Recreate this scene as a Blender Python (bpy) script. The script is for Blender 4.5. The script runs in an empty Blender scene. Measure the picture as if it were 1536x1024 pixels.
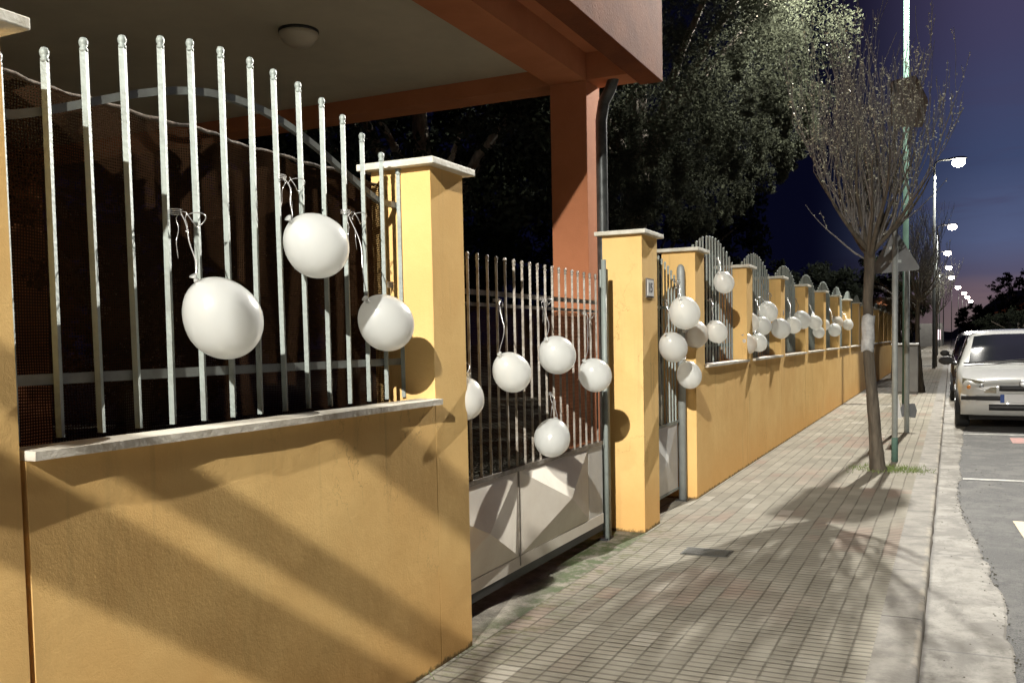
import bpy, math, random
import numpy as np
from mathutils import Vector, Matrix
R = math.radians
rng = random.Random(7)
scene = bpy.context.scene
COL = scene.collection

# ------------------------------------------------------------------ materials
def mat(name, color, rough=.7, metal=0., color2=None, nscale=8., bump=0., bscale=60., coat=0., mix_contrast=(.35, .65), spec=.5, stretch=None):
    m = bpy.data.materials.new(name); m.use_nodes = True
    nt = m.node_tree; b = nt.nodes['Principled BSDF']
    b.inputs['Base Color'].default_value = (*color, 1); b.inputs['Roughness'].default_value = rough
    b.inputs['Metallic'].default_value = metal; b.inputs['Coat Weight'].default_value = coat
    b.inputs['Specular IOR Level'].default_value = spec
    geo = nt.nodes.new('ShaderNodeNewGeometry'); vec = geo.outputs['Position']
    if stretch:
        mp = nt.nodes.new('ShaderNodeMapping'); mp.inputs['Scale'].default_value = stretch
        nt.links.new(vec, mp.inputs['Vector']); vec = mp.outputs['Vector']
    if color2:
        n = nt.nodes.new('ShaderNodeTexNoise'); n.inputs['Scale'].default_value = nscale; n.inputs['Detail'].default_value = 6
        n.inputs['Roughness'].default_value = .65
        r = nt.nodes.new('ShaderNodeValToRGB'); r.color_ramp.elements[0].position = mix_contrast[0]; r.color_ramp.elements[1].position = mix_contrast[1]
        r.color_ramp.elements[0].color = (*color, 1); r.color_ramp.elements[1].color = (*color2, 1)
        nt.links.new(vec, n.inputs['Vector']); nt.links.new(n.outputs['Fac'], r.inputs['Fac']); nt.links.new(r.outputs['Color'], b.inputs['Base Color'])
    if bump:
        n2 = nt.nodes.new('ShaderNodeTexNoise'); n2.inputs['Scale'].default_value = bscale; n2.inputs['Detail'].default_value = 5
        bp = nt.nodes.new('ShaderNodeBump'); bp.inputs['Strength'].default_value = bump; bp.inputs['Distance'].default_value = .01
        nt.links.new(vec, n2.inputs['Vector']); nt.links.new(n2.outputs['Fac'], bp.inputs['Height']); nt.links.new(bp.outputs['Normal'], b.inputs['Normal'])
    return m

def emis(name, color, strength):
    m = bpy.data.materials.new(name); m.use_nodes = True; nt = m.node_tree
    b = nt.nodes['Principled BSDF']; b.inputs['Emission Color'].default_value = (*color, 1); b.inputs['Emission Strength'].default_value = strength
    b.inputs['Base Color'].default_value = (.8, .8, .8, 1)
    return m

class NG:
    """tiny helper for math node graphs"""
    def __init__(s, nt): s.nt = nt
    def m(s, op, a, b=None, c=None):
        n = s.nt.nodes.new('ShaderNodeMath'); n.operation = op
        for i, v in enumerate((a, b, c)):
            if v is None: continue
            if isinstance(v, (int, float)): n.inputs[i].default_value = v
            else: s.nt.links.new(v, n.inputs[i])
        return n.outputs[0]
    def noise(s, vec, scale, detail=5, rough=.6):
        n = s.nt.nodes.new('ShaderNodeTexNoise'); n.inputs['Scale'].default_value = scale; n.inputs['Detail'].default_value = detail; n.inputs['Roughness'].default_value = rough
        s.nt.links.new(vec, n.inputs['Vector']); return n.outputs['Fac']
    def mix(s, f, a, b, mode='MIX'):
        n = s.nt.nodes.new('ShaderNodeMix'); n.data_type = 'RGBA'; n.blend_type = mode
        for i, v in ((0, f), (6, a), (7, b)):
            if isinstance(v, (int, float)): n.inputs[i].default_value = v
            elif isinstance(v, tuple): n.inputs[i].default_value = (*v, 1)
            else: s.nt.links.new(v, n.inputs[i])
        return n.outputs[2]
    def smooth(s, v, a, b):
        n = s.nt.nodes.new('ShaderNodeMapRange'); n.interpolation_type = 'SMOOTHSTEP'
        s.nt.links.new(v, n.inputs[0]); n.inputs[1].default_value = a; n.inputs[2].default_value = b
        return n.outputs[0]
    def comb(s, x, y, z):
        n = s.nt.nodes.new('ShaderNodeCombineXYZ')
        for i, v in enumerate((x, y, z)):
            if isinstance(v, (int, float)): n.inputs[i].default_value = v
            else: s.nt.links.new(v, n.inputs[i])
        return n.outputs[0]

def start(name):
    m = bpy.data.materials.new(name); m.use_nodes = True; nt = m.node_tree; g = NG(nt)
    geo = nt.nodes.new('ShaderNodeNewGeometry'); sp = nt.nodes.new('ShaderNodeSeparateXYZ'); nt.links.new(geo.outputs['Position'], sp.inputs[0])
    return m, nt, g, nt.nodes['Principled BSDF'], geo.outputs['Position'], sp.outputs[0], sp.outputs[1], sp.outputs[2]

def tile_material():
    m, nt, g, b, P, x, y, z = start('pavement_tiles')
    wob = g.m('MULTIPLY', g.m('SUBTRACT', g.noise(P, 1.3, 2), .5), .02)
    xs = g.m('DIVIDE', g.m('ADD', g.m('ADD', x, 5.), wob), .1025); ys = g.m('DIVIDE', g.m('ADD', g.m('ADD', y, 30.), wob), .2200)
    ix = g.m('FLOOR', xs); ys2 = g.m('ADD', ys, g.m('MULTIPLY', g.m('MODULO', ix, 2.), .0))
    iy = g.m('FLOOR', ys2)
    fx = g.m('SUBTRACT', xs, ix); fy = g.m('SUBTRACT', ys2, iy)
    dx = g.m('MINIMUM', fx, g.m('SUBTRACT', 1., fx)); dy = g.m('MINIMUM', fy, g.m('SUBTRACT', 1., fy))
    jx = g.m('SUBTRACT', 1., g.smooth(dx, .02, .075)); jy = g.m('SUBTRACT', 1., g.smooth(dy, .005, .024))
    # every four tiles form one paving stone of 0.2 m
    f5 = g.m('FRACT', g.m('MULTIPLY', ys2, 4.)); d5 = g.m('MINIMUM', f5, g.m('SUBTRACT', 1., f5))
    gv = g.m('MULTIPLY', g.m('SUBTRACT', 1., g.smooth(d5, .05, .24)), g.smooth(g.noise(P, 1.1, 3), .26, .46))
    # fewer grooves left on worn stones
    wn = nt.nodes.new('ShaderNodeTexWhiteNoise'); nt.links.new(g.comb(ix, iy, 0.), wn.inputs['Vector'])
    rnd = wn.outputs['Value']
    wn2 = nt.nodes.new('ShaderNodeTexWhiteNoise'); nt.links.new(g.comb(ix, g.m('FLOOR', g.m('DIVIDE', ys2, 4.)), 4.), wn2.inputs['Vector'])
    base = g.mix(rnd, (.285, .263, .213), (.36, .335, .275))
    red = g.m('MULTIPLY', g.smooth(g.noise(P, .55, 2), .47, .6), g.smooth(g.m('ADD', g.m('MULTIPLY', wn2.outputs['Value'], .6), g.m('MULTIPLY', rnd, .4)), .45, .7))
    base = g.mix(g.m('MULTIPLY', red, .55), base, (.30, .19, .15))
    st = g.smooth(g.noise(P, 1.6, 7, .7), .32, .68)
    base = g.mix(st, g.mix(.35, base, (.12, .11, .09)), base)
    lt = g.m('MULTIPLY', g.m('MULTIPLY', g.smooth(rnd, .92, .96), .5), g.smooth(g.noise(P, .7, 2), .45, .6))
    base = g.mix(lt, base, (.52, .49, .43))
    vo = nt.nodes.new('ShaderNodeTexVoronoi'); vo.inputs['Scale'].default_value = 3.2; nt.links.new(P, vo.inputs['Vector'])
    base = g.mix(g.m('MULTIPLY', g.m('SUBTRACT', 1., g.smooth(vo.outputs['Distance'], .035, .06)), .55), base, (.07, .065, .055))
    # moss close to the wall and the driveway
    ms = g.m('MULTIPLY', g.smooth(g.noise(P, 9., 6, .7), .46, .62), g.m('MULTIPLY', g.m('SUBTRACT', 1., g.smooth(x, -1.95, -1.55)), g.m('SUBTRACT', 1., g.smooth(y, 6.0, 7.2))))
    base = g.mix(g.m('MULTIPLY', ms, .7), base, (.12, .13, .05))
    joint = g.m('MULTIPLY', g.m('MAXIMUM', jx, g.m('MULTIPLY', jy, .7)), g.m('ADD', .35, g.m('MULTIPLY', g.smooth(g.noise(P, 4., 5, .7), .35, .6), .65)))
    base = g.mix(g.m('MULTIPLY', joint, .64), base, (.07, .06, .045))
    base = g.mix(g.m('MULTIPLY', gv, .52), base, (.085, .075, .06))
    nt.links.new(base, b.inputs['Base Color'])
    b.inputs['Roughness'].default_value = .85; b.inputs['Specular IOR Level'].default_value = .12
    h = g.m('SUBTRACT', g.m('MULTIPLY', g.noise(P, 90., 4), .25), g.m('ADD', g.m('MULTIPLY', joint, .9), g.m('MULTIPLY', gv, .7)))
    h = g.m('ADD', h, g.m('MULTIPLY', rnd, .5))
    bp = nt.nodes.new('ShaderNodeBump'); bp.inputs['Strength'].default_value = .7; bp.inputs['Distance'].default_value = .006
    nt.links.new(h, bp.inputs['Height']); nt.links.new(bp.outputs['Normal'], b.inputs['Normal'])
    return m

def asphalt_material():
    m, nt, g, b, P, x, y, z = start('worn_asphalt')
    base = g.mix(g.smooth(g.noise(P, 110., 4, .8), .38, .66), (.035, .035, .037), (.16, .157, .15))
    base = g.mix(g.m('MULTIPLY', g.smooth(g.noise(P, 2.6, 8, .78), .46, .60), .6), base, (.17, .165, .155))
    cr = g.m('ABSOLUTE', g.m('SUBTRACT', g.noise(P, 1.4, 8, .62), .5))
    base = g.mix(g.m('MULTIPLY', g.m('SUBTRACT', 1., g.smooth(cr, .002, .008)), .6), base, (.03, .03, .03))
    nt.links.new(base, b.inputs['Base Color']); b.inputs['Roughness'].default_value = .8
    bp = nt.nodes.new('ShaderNodeBump'); bp.inputs['Strength'].default_value = .8; bp.inputs['Distance'].default_value = .008
    nt.links.new(g.noise(P, 130., 4, .8), bp.inputs['Height']); nt.links.new(bp.outputs['Normal'], b.inputs['Normal'])
    return m

def gutter_material():
    m, nt, g, b, P, x, y, z = start('gutter_concrete')
    base = g.mix(g.smooth(g.noise(P, 3.5, 8, .72), .42, .60), (.125, .11, .088), (.27, .25, .215))
    base = g.mix(g.m('MULTIPLY', g.smooth(g.noise(P, 28., 6, .7), .52, .72), .6), base, (.07, .06, .05))
    base = g.mix(g.m('MULTIPLY', g.smooth(g.noise(g.comb(x, g.m('MULTIPLY', y, .35), 0.), 5., 7, .75), .50, .62), .55), base, (.09, .078, .06))
    base = g.mix(g.m('MULTIPLY', g.smooth(g.noise(P, 2.6, 4, .6), .58, .62), .45), base, (.36, .34, .30))
    c = g.m('ABSOLUTE', g.m('SUBTRACT', g.noise(P, 4.5, 5, .6), .52))
    base = g.mix(g.m('MULTIPLY', g.m('SUBTRACT', 1., g.smooth(c, .001, .007)), g.m('MULTIPLY', g.smooth(g.noise(P, 1.2, 2), .5, .6), .7)), base, (.05, .045, .04))
    fy = g.m('FRACT', g.m('DIVIDE', g.m('ADD', y, 1.55), 2.05)); jn = g.m('SUBTRACT', 1., g.smooth(g.m('MINIMUM', fy, g.m('SUBTRACT', 1., fy)), .001, .006))
    base = g.mix(g.m('MULTIPLY', jn, .7), base, (.06, .055, .05))
    base = g.mix(g.m('MULTIPLY', g.m('SUBTRACT', 1., g.smooth(g.m('ADD', x, g.m('MULTIPLY', g.noise(P, 9., 5), .03)), -.098, -.075)), .85), base, (.045, .035, .025))
    nt.links.new(base, b.inputs['Base Color']); b.inputs['Roughness'].default_value = .75
    bp = nt.nodes.new('ShaderNodeBump'); bp.inputs['Strength'].default_value = .5; bp.inputs['Distance'].default_value = .01
    nt.links.new(g.noise(P, 14., 8, .7), bp.inputs['Height']); nt.links.new(bp.outputs['Normal'], b.inputs['Normal'])
    return m

def kerb_material():
    m, nt, g, b, P, x, y, z = start('kerb_concrete')
    base = g.mix(g.smooth(g.noise(P, 5., 7, .7), .33, .66), (.14, .125, .105), (.26, .24, .205))
    fy = g.m('FRACT', g.m('DIVIDE', g.m('ADD', y, .16), .98)); jn = g.m('SUBTRACT', 1., g.smooth(g.m('MINIMUM', fy, g.m('SUBTRACT', 1., fy)), .004, .011))
    base = g.mix(g.m('MULTIPLY', jn, .85), base, (.05, .045, .04))
    rim = g.m('MULTIPLY', g.m('MULTIPLY', g.smooth(g.m('ADD', x, g.m('MULTIPLY', g.m('SUBTRACT', g.noise(P, 12., 5), .5), .06)), -.150, -.135), .5), g.smooth(g.noise(P, 5., 4), .42, .6))
    base = g.mix(rim, base, (.42, .36, .27))
    base = g.mix(g.m('MULTIPLY', g.m('SUBTRACT', 1., g.smooth(z, -.08, -.02)), .6), base, (.10, .07, .05))
    nt.links.new(base, b.inputs['Base Color']); b.inputs['Roughness'].default_value = .8
    bp = nt.nodes.new('ShaderNodeBump'); bp.inputs['Strength'].default_value = .6; bp.inputs['Distance'].default_value = .006
    nt.links.new(g.m('SUBTRACT', g.noise(P, 60., 5, .7), g.m('MULTIPLY', jn, 1.)), bp.inputs['Height']); nt.links.new(bp.outputs['Normal'], b.inputs['Normal'])
    return m

def plaster_material():
    m, nt, g, b, P, x, y, z = start('ochre_plaster')
    base = g.mix(g.smooth(g.noise(P, 1.7, 6, .62), .3, .7), (.70, .44, .17), (.77, .52, .215))
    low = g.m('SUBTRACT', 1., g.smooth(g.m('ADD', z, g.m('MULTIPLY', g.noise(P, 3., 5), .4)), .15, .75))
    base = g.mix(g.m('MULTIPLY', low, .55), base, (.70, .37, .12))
    dirt = g.m('MULTIPLY', g.smooth(g.noise(g.comb(g.m('MULTIPLY', x, 6.), g.m('MULTIPLY', y, 6.), g.m('MULTIPLY', z, .9)), 1., 5, .7), .55, .8), .3)
    base = g.mix(dirt, base, (.36, .25, .11))
    stv = g.noise(g.comb(g.m('MULTIPLY', x, 14.), g.m('MULTIPLY', y, 14.), g.m('MULTIPLY', z, .6)), 1., 4, .6)
    base = g.mix(g.m('MULTIPLY', g.m('MULTIPLY', g.smooth(stv, .56, .74), g.smooth(z, .45, 1.1)), .38), base, (.33, .22, .10))
    ck = g.m('ABSOLUTE', g.m('SUBTRACT', g.noise(g.comb(g.m('MULTIPLY', x, 1.), y, g.m('MULTIPLY', z, .6)), 2.3, 7, .6), .5))
    base = g.mix(g.m('MULTIPLY', g.m('MULTIPLY', g.m('SUBTRACT', 1., g.smooth(ck, .0008, .003)), g.smooth(g.noise(P, .9, 2), .5, .62)), .5), base, (.25, .15, .06))
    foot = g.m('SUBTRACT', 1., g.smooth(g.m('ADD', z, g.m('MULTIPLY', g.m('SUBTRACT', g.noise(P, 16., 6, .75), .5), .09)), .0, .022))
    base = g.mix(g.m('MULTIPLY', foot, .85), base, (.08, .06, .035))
    nt.links.new(base, b.inputs['Base Color']); b.inputs['Roughness'].default_value = .9; b.inputs['Specular IOR Level'].default_value = .04
    bp = nt.nodes.new('ShaderNodeBump'); bp.inputs['Strength'].default_value = .35; bp.inputs['Distance'].default_value = .004
    nt.links.new(g.m('ADD', g.noise(P, 150., 4, .7), g.m('MULTIPLY', g.noise(P, 6., 3), 3.)), bp.inputs['Height']); nt.links.new(bp.outputs['Normal'], b.inputs['Normal'])
    return m

def threshold_material():
    m, nt, g, b, P, x, y, z = start('mossy_concrete')
    base = g.mix(g.smooth(g.noise(P, 9., 7, .7), .35, .65), (.16, .14, .11), (.30, .27, .22))
    ms = g.m('MULTIPLY', g.smooth(g.noise(P, 6., 7, .7), .38, .56), g.smooth(g.m('ADD', x, g.m('MULTIPLY', g.smooth(y, 4.2, 6.2), .35)), -2.12, -1.9))
    base = g.mix(g.m('MULTIPLY', ms, .9), base, (.055, .085, .018))
    nt.links.new(base, b.inputs['Base Color']); b.inputs['Roughness'].default_value = .9
    bp = nt.nodes.new('ShaderNodeBump'); bp.inputs['Strength'].default_value = .8; bp.inputs['Distance'].default_value = .01
    nt.links.new(g.noise(P, 45., 6, .8), bp.inputs['Height']); nt.links.new(bp.outputs['Normal'], b.inputs['Normal'])
    return m

def net_material(name, c, period=.008, fill=.44, axis='y'):
    m, nt, g, b, P, x, y, z = start(name)
    b.inputs['Base Color'].default_value = (*c, 1); b.inputs['Roughness'].default_value = 1.; b.inputs['Specular IOR Level'].default_value = 0.
    w = g.m('MULTIPLY', g.noise(P, 2.5, 2), .03)
    fy = g.m('FRACT', g.m('DIVIDE', g.m('ADD', g.m('ADD', y, 10.), w), period)); fz = g.m('FRACT', g.m('DIVIDE', g.m('ADD', z, w), period))
    hit = g.m('MAXIMUM', g.m('LESS_THAN', fy, fill), g.m('LESS_THAN', fz, fill))
    nt.links.new(hit, b.inputs['Alpha'])
    return m

def leaf_material(name, c1, c2):
    m, nt, g, b, P, x, y, z = start(name)
    nt.links.new(g.mix(g.smooth(g.noise(P, 3.5, 3), .3, .7), c1, c2), b.inputs['Base Color'])
    b.inputs['Roughness'].default_value = .5; b.inputs['Specular IOR Level'].default_value = 0.
    tr = nt.nodes.new('ShaderNodeBsdfTranslucent'); tr.inputs['Color'].default_value = (c2[0] * 1.1, c2[1] * 1.1, c2[2] * .9, 1)
    mx = nt.nodes.new('ShaderNodeMixShader'); mx.inputs[0].default_value = .5
    nt.links.new(b.outputs[0], mx.inputs[1]); nt.links.new(tr.outputs[0], mx.inputs[2])
    nt.links.new(mx.outputs[0], nt.nodes['Material Output'].inputs['Surface'])
    return m

def balloon_material():
    m = bpy.data.materials.new('white_latex'); m.use_nodes = True; nt = m.node_tree; b = nt.nodes['Principled BSDF']
    b.inputs['Base Color'].default_value = (.66, .68, .675, 1); b.inputs['Roughness'].default_value = .28
    b.inputs['Coat Weight'].default_value = 1.; b.inputs['Coat Roughness'].default_value = .1
    tr = nt.nodes.new('ShaderNodeBsdfTranslucent'); tr.inputs['Color'].default_value = (.95, .94, .90, 1)
    mx = nt.nodes.new('ShaderNodeMixShader'); mx.inputs[0].default_value = .42
    nt.links.new(b.outputs[0], mx.inputs[1]); nt.links.new(tr.outputs[0], mx.inputs[2])
    nt.links.new(mx.outputs[0], nt.nodes['Material Output'].inputs['Surface'])
    return m

M = {}
M['tiles'] = tile_material(); M['asphalt'] = asphalt_material(); M['gutter'] = gutter_material(); M['kerb'] = kerb_material()
M['plaster'] = plaster_material(); M['threshold'] = threshold_material()
M['marble'] = mat('weathered_marble', (.62, .58, .50), .6, color2=(.34, .29, .21), nscale=7, bump=.4, bscale=50, mix_contrast=(.45, .75))
M['cap'] = mat('pale_stone_cap', (.66, .64, .57), .7, color2=(.5, .47, .38), nscale=9, bump=.4, bscale=70)
M['bar'] = mat('grey_painted_iron', (.27, .305, .285), .55, .1, color2=(.19, .205, .19), nscale=14, bump=.3, bscale=80, mix_contrast=(.5, .75))
M['rail'] = mat('dull_rail_iron', (.20, .215, .20), .55, .15, color2=(.14, .14, .13), nscale=12)
M['gatebar'] = mat('dull_gate_iron', (.30, .28, .25), .5, .3, color2=(.15, .12, .09), nscale=16, bump=.35, bscale=90)
M['galv'] = mat('grey_steel', (.36, .38, .37), .55, .2, color2=(.26, .28, .27), nscale=5)
M['lamppole'] = mat('dark_grey_lamp_pole', (.11, .12, .12), .7, 0., color2=(.08, .085, .085), nscale=5, spec=.1)
M['sheet'] = mat('cream_sheet_metal', (.87, .81, .71), .6, .0, color2=(.78, .71, .61), nscale=4, bump=.1, bscale=30)
M['greysheet'] = mat('grey_sheet_metal', (.72, .72, .70), .5, .15, color2=(.62, .62, .60), nscale=4, bump=.1, bscale=30)
M['terracotta'] = mat('terracotta_render', (.50, .20, .10), .85, color2=(.43, .17, .085), nscale=2.5, bump=.25, bscale=90, spec=.05)
M['fascia'] = mat('weathered_brown_render', (.20, .070, .034), .9, color2=(.135, .050, .028), nscale=2.2, bump=.35, bscale=60, spec=.03)  # tree shade on the fascia put into a darker render colour
M['soffit'] = mat('beige_soffit', (.60, .55, .43), .9, color2=(.50, .46, .36), nscale=1.4, bump=.15, bscale=60)
M['dark'] = mat('dark_plastic', (.02, .02, .022), .5)
M['pipe'] = mat('dark_downpipe', (.05, .055, .055), .4, .4, color2=(.12, .13, .13), nscale=10)
M['net'] = net_material('brown_shade_net', (.032, .017, .009))
M['net2'] = net_material('rust_screen', (.22, .10, .055), .012, .55)
M['bark'] = mat('grey_brown_bark', (.115, .095, .07), .9, color2=(.05, .04, .03), nscale=22, bump=1., bscale=40, stretch=(1, 1, .18))
M['twig'] = mat('twig_bark', (.20, .185, .17), .8, color2=(.10, .09, .085), nscale=30)
M['bud'] = mat('pale_buds', (.78, .78, .66), .5, color2=(.42, .42, .26), nscale=40)
M['leaf'] = leaf_material('evergreen_leaf', (.021, .023, .020), (.045, .049, .041))
M['darkleaf'] = leaf_material('dark_leaf', (.010, .012, .010), (.018, .021, .016))
M['weed'] = mat('weed_green', (.10, .16, .03), .7, color2=(.2, .24, .08), nscale=30)
M['palm'] = mat('dry_frond', (.22, .16, .09), .8, color2=(.10, .07, .04), nscale=9)
M['ribbon'] = mat('silver_ribbon', (.72, .70, .68), .25, .7)
M['latex'] = balloon_material()
M['paper'] = mat('wrinkled_paper', (.45, .45, .44), .5, color2=(.3, .3, .3), nscale=18, bump=.8, bscale=25)
M['polegreen'] = mat('mint_green_paint', (.10, .17, .14), .8, .0, color2=(.08, .135, .11), nscale=6, spec=.05)
M['signback'] = mat('grey_sign_back', (.15, .155, .16), .6, .2, color2=(.11, .115, .12), nscale=6)
M['signdark'] = mat('rusty_sign_back', (.20, .17, .14), .7, .2, color2=(.11, .10, .09), nscale=9)
M['white'] = mat('white_plate', (.72, .73, .74), .4)
M['ink'] = mat('dark_ink', (.03, .03, .035), .5)
M['carpaint'] = mat('white_car_paint', (.52, .525, .51), .3, coat=1.)
M['darkpaint'] = mat('dark_red_car_paint', (.008, .003, .004), .3, coat=1.)
M['glass'] = mat('car_glass', (.012, .014, .018), .05, coat=1., spec=.9)
M['rubber'] = mat('tyre_rubber', (.018, .018, .018), .8, bump=.4, bscale=50)
M['rim'] = mat('wheel_rim', (.35, .36, .37), .35, .8)
M['blackplastic'] = mat('black_trim', (.022, .022, .024), .55)
M['lampglass'] = mat('clear_headlight', (.40, .38, .29), .12, .1, color2=(.24, .23, .18), nscale=28, coat=1.)
M['orange'] = mat('orange_indicator', (.65, .25, .06), .2, coat=1.)
M['blue'] = mat('plate_blue', (.02, .07, .30), .5)
M['lightdome'] = mat('frosted_glass_dome', (.55, .50, .40), .4)
M['hill'] = mat('dark_hillside', (.02, .024, .02), 1., color2=(.035, .04, .03), nscale=.05)
M['ground'] = mat('dark_soil', (.05, .045, .03), 1., color2=(.08, .07, .045), nscale=3, bump=.5, bscale=20)
M['markwhite'] = mat('worn_white_line', (.55, .54, .50), .7, color2=(.22, .22, .21), nscale=11, mix_contrast=(.4, .7))
M['markyellow'] = mat('cream_road_paint', (.72, .58, .36), .7, color2=(.5, .4, .26), nscale=20, mix_contrast=(.5, .8))
M['markpink'] = mat('faded_pink_paint', (.52, .25, .22), .7, color2=(.3, .2, .18), nscale=14)
M['greywall'] = mat('grey_render', (.16, .155, .145), .9, color2=(.12, .115, .11), nscale=3)
M['lamphead'] = mat('lamp_casing', (.18, .19, .2), .4, .5)
M['lens'] = emis('lit_lamp_lens', (1., .90, .72), 90.)
M['lensfar'] = emis('lit_far_lens', (1., .86, .78), 60.)
M['shopglow'] = emis('lit_shop_window', (1., .72, .8), 1.2)
M['warmglow'] = emis('lit_house_window', (1., .72, .4), 1.4)
M['drain'] = mat('cast_iron_drain', (.07, .07, .065), .5, .5, bump=.3)

# ------------------------------------------------------------------ mesh builder
class MB:
    def __init__(s): s.v = []; s.f = []; s.sm = []; s.mi = []; s.cur = 0
    def face(s, idx, smooth=False): s.f.append(idx); s.sm.append(smooth); s.mi.append(s.cur)
    def box(s, x0, x1, y0, y1, z0, z1):
        b = len(s.v); s.v += [(x, y, z) for z in (z0, z1) for y in (y0, y1) for x in (x0, x1)]
        for q in ((0, 2, 3, 1), (4, 5, 7, 6), (0, 1, 5, 4), (1, 3, 7, 5), (3, 2, 6, 7), (2, 0, 4, 6)): s.face([b + i for i in q])
        return s
    def tube(s, pts, rad, n=8, cap=True, smooth=True, phase=0.):
        pts = [Vector(p) for p in pts]; b = len(s.v)
        if not hasattr(rad, '__len__'): rad = [rad] * len(pts)
        prev = None
        for i, p in enumerate(pts):
            t = (pts[min(i + 1, len(pts) - 1)] - pts[max(i - 1, 0)]).normalized()
            if prev is None:
                a = Vector((1, 0, 0)) if abs(t.x) < .9 else Vector((0, 1, 0))
                u = (a - t * a.dot(t)).normalized()
            else: u = (prev - t * prev.dot(t)).normalized()
            prev = u; w = t.cross(u)
            for k in range(n):
                a = 2 * math.pi * k / n + phase; q = p + (u * math.cos(a) + w * math.sin(a)) * rad[i]; s.v.append(tuple(q))
        for i in range(len(pts) - 1):
            for k in range(n):
                s.face([b + i * n + k, b + i * n + (k + 1) % n, b + (i + 1) * n + (k + 1) % n, b + (i + 1) * n + k], smooth)
        if cap: s.face([b + k for k in range(n)][::-1]); s.face([b + (len(pts) - 1) * n + k for k in range(n)])
        return s
    def lathe(s, prof, c=(0, 0, 0), axis=(0, 0, 1), n=16):
        """prof: list of (r, t) along the axis"""
        ax = Vector(axis).normalized(); a = Vector((1, 0, 0)) if abs(ax.x) < .9 else Vector((0, 1, 0))
        u = (a - ax * a.dot(ax)).normalized(); w = ax.cross(u); b = len(s.v); c = Vector(c)
        for r, t in prof:
            for k in range(n):
                an = 2 * math.pi * k / n; s.v.append(tuple(c + ax * t + (u * math.cos(an) + w * math.sin(an)) * r))
        for i in range(len(prof) - 1):
            for k in range(n): s.face([b + i * n + k, b + i * n + (k + 1) % n, b + (i + 1) * n + (k + 1) % n, b + (i + 1) * n + k], True)
        if prof[0][0] > 1e-4: s.face([b + k for k in range(n)][::-1])
        if prof[-1][0] > 1e-4: s.face([b + (len(prof) - 1) * n + k for k in range(n)])
        return s
    def poly(s, pts, d):
        """flat polygon extruded by vector d"""
        b = len(s.v); n = len(pts); d = Vector(d)
        s.v += [tuple(p) for p in pts] + [tuple(Vector(p) + d) for p in pts]
        s.face(list(range(b, b + n))[::-1]); s.face(list(range(b + n, b + 2 * n)))
        for k in range(n): s.face([b + k, b + (k + 1) % n, b + n + (k + 1) % n, b + n + k])
        return s
    def build(s, name, m, parent=None, loc=(0, 0, 0), bevel=0., fix=False):
        me = bpy.data.meshes.new(name); me.from_pydata(s.v, [], s.f); me.update()
        me.polygons.foreach_set('use_smooth', s.sm)
        for mm in (m if isinstance(m, (list, tuple)) else [m]): me.materials.append(mm)
        if any(s.mi): me.polygons.foreach_set('material_index', s.mi)
        if fix:
            import bmesh
            bm = bmesh.new(); bm.from_mesh(me); bmesh.ops.recalc_face_normals(bm, faces=bm.faces); bm.to_mesh(me); bm.free()
        o = bpy.data.objects.new(name, me); COL.objects.link(o); o.location = loc
        if parent: o.parent = parent
        if bevel:
            b = o.modifiers.new('bevel', 'BEVEL'); b.width = bevel; b.segments = 2; b.limit_method = 'ANGLE'
        return o

def tag(o, label=None, cat=None, group=None, kind=None):
    if label: o['label'] = label
    if cat: o['category'] = cat
    if group: o['group'] = group
    if kind: o['kind'] = kind
    return o
def thing(name, label, cat, loc=(0, 0, 0), rz=0, group=None):
    o = bpy.data.objects.new(name, None); COL.objects.link(o); o.location = loc; o.rotation_euler = (0, 0, rz)
    o.empty_display_size = .1
    return tag(o, label, cat, group)
def dup(root, loc, label, rz=None):
    r = root.copy(); COL.objects.link(r); r.location = loc; r['label'] = label
    if rz is not None: r.rotation_euler = (0, 0, rz)
    for ch in list(root.children):
        c = ch.copy(); COL.objects.link(c); c.parent = r
        for gch in list(ch.children):
            d = gch.copy(); COL.objects.link(d); d.parent = c
    return r
ORD = ['first', 'second', 'third', 'fourth', 'fifth', 'sixth', 'seventh', 'eighth', 'ninth', 'tenth', 'eleventh', 'twelfth', 'thirteenth', 'fourteenth']

# ------------------------------------------------------------------ ground, pavement, road
S = 'structure'
tag(MB().box(-300, 300, -60, 500, -.5, -.16).build('ground', M['ground']), 'dark earth under and around the street', kind=S)
tag(MB().box(-60, -2.3, -12, 120, -.155, -.03).build('garden_ground', M['ground']), 'dark garden soil behind the fence', kind=S)
pv = MB(); pv.box(-1.93, -.302, -14, 160, -.15, 0.0)
pv.box(-2.3, -1.93, 6.2, 160, -.15, -.004); pv.box(-2.3, -1.93, -14, 3.6, -.15, -.004)
tag(pv.build('pavement', M['tiles']), 'grooved paving tiles of the pavement', kind=S)
tag(MB().box(-2.6, -1.93, 3.6, 6.2, -.15, -.003).build('driveway_threshold', M['threshold']), 'mossy concrete strip in front of the driveway gate', kind=S)
kb = MB()
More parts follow.
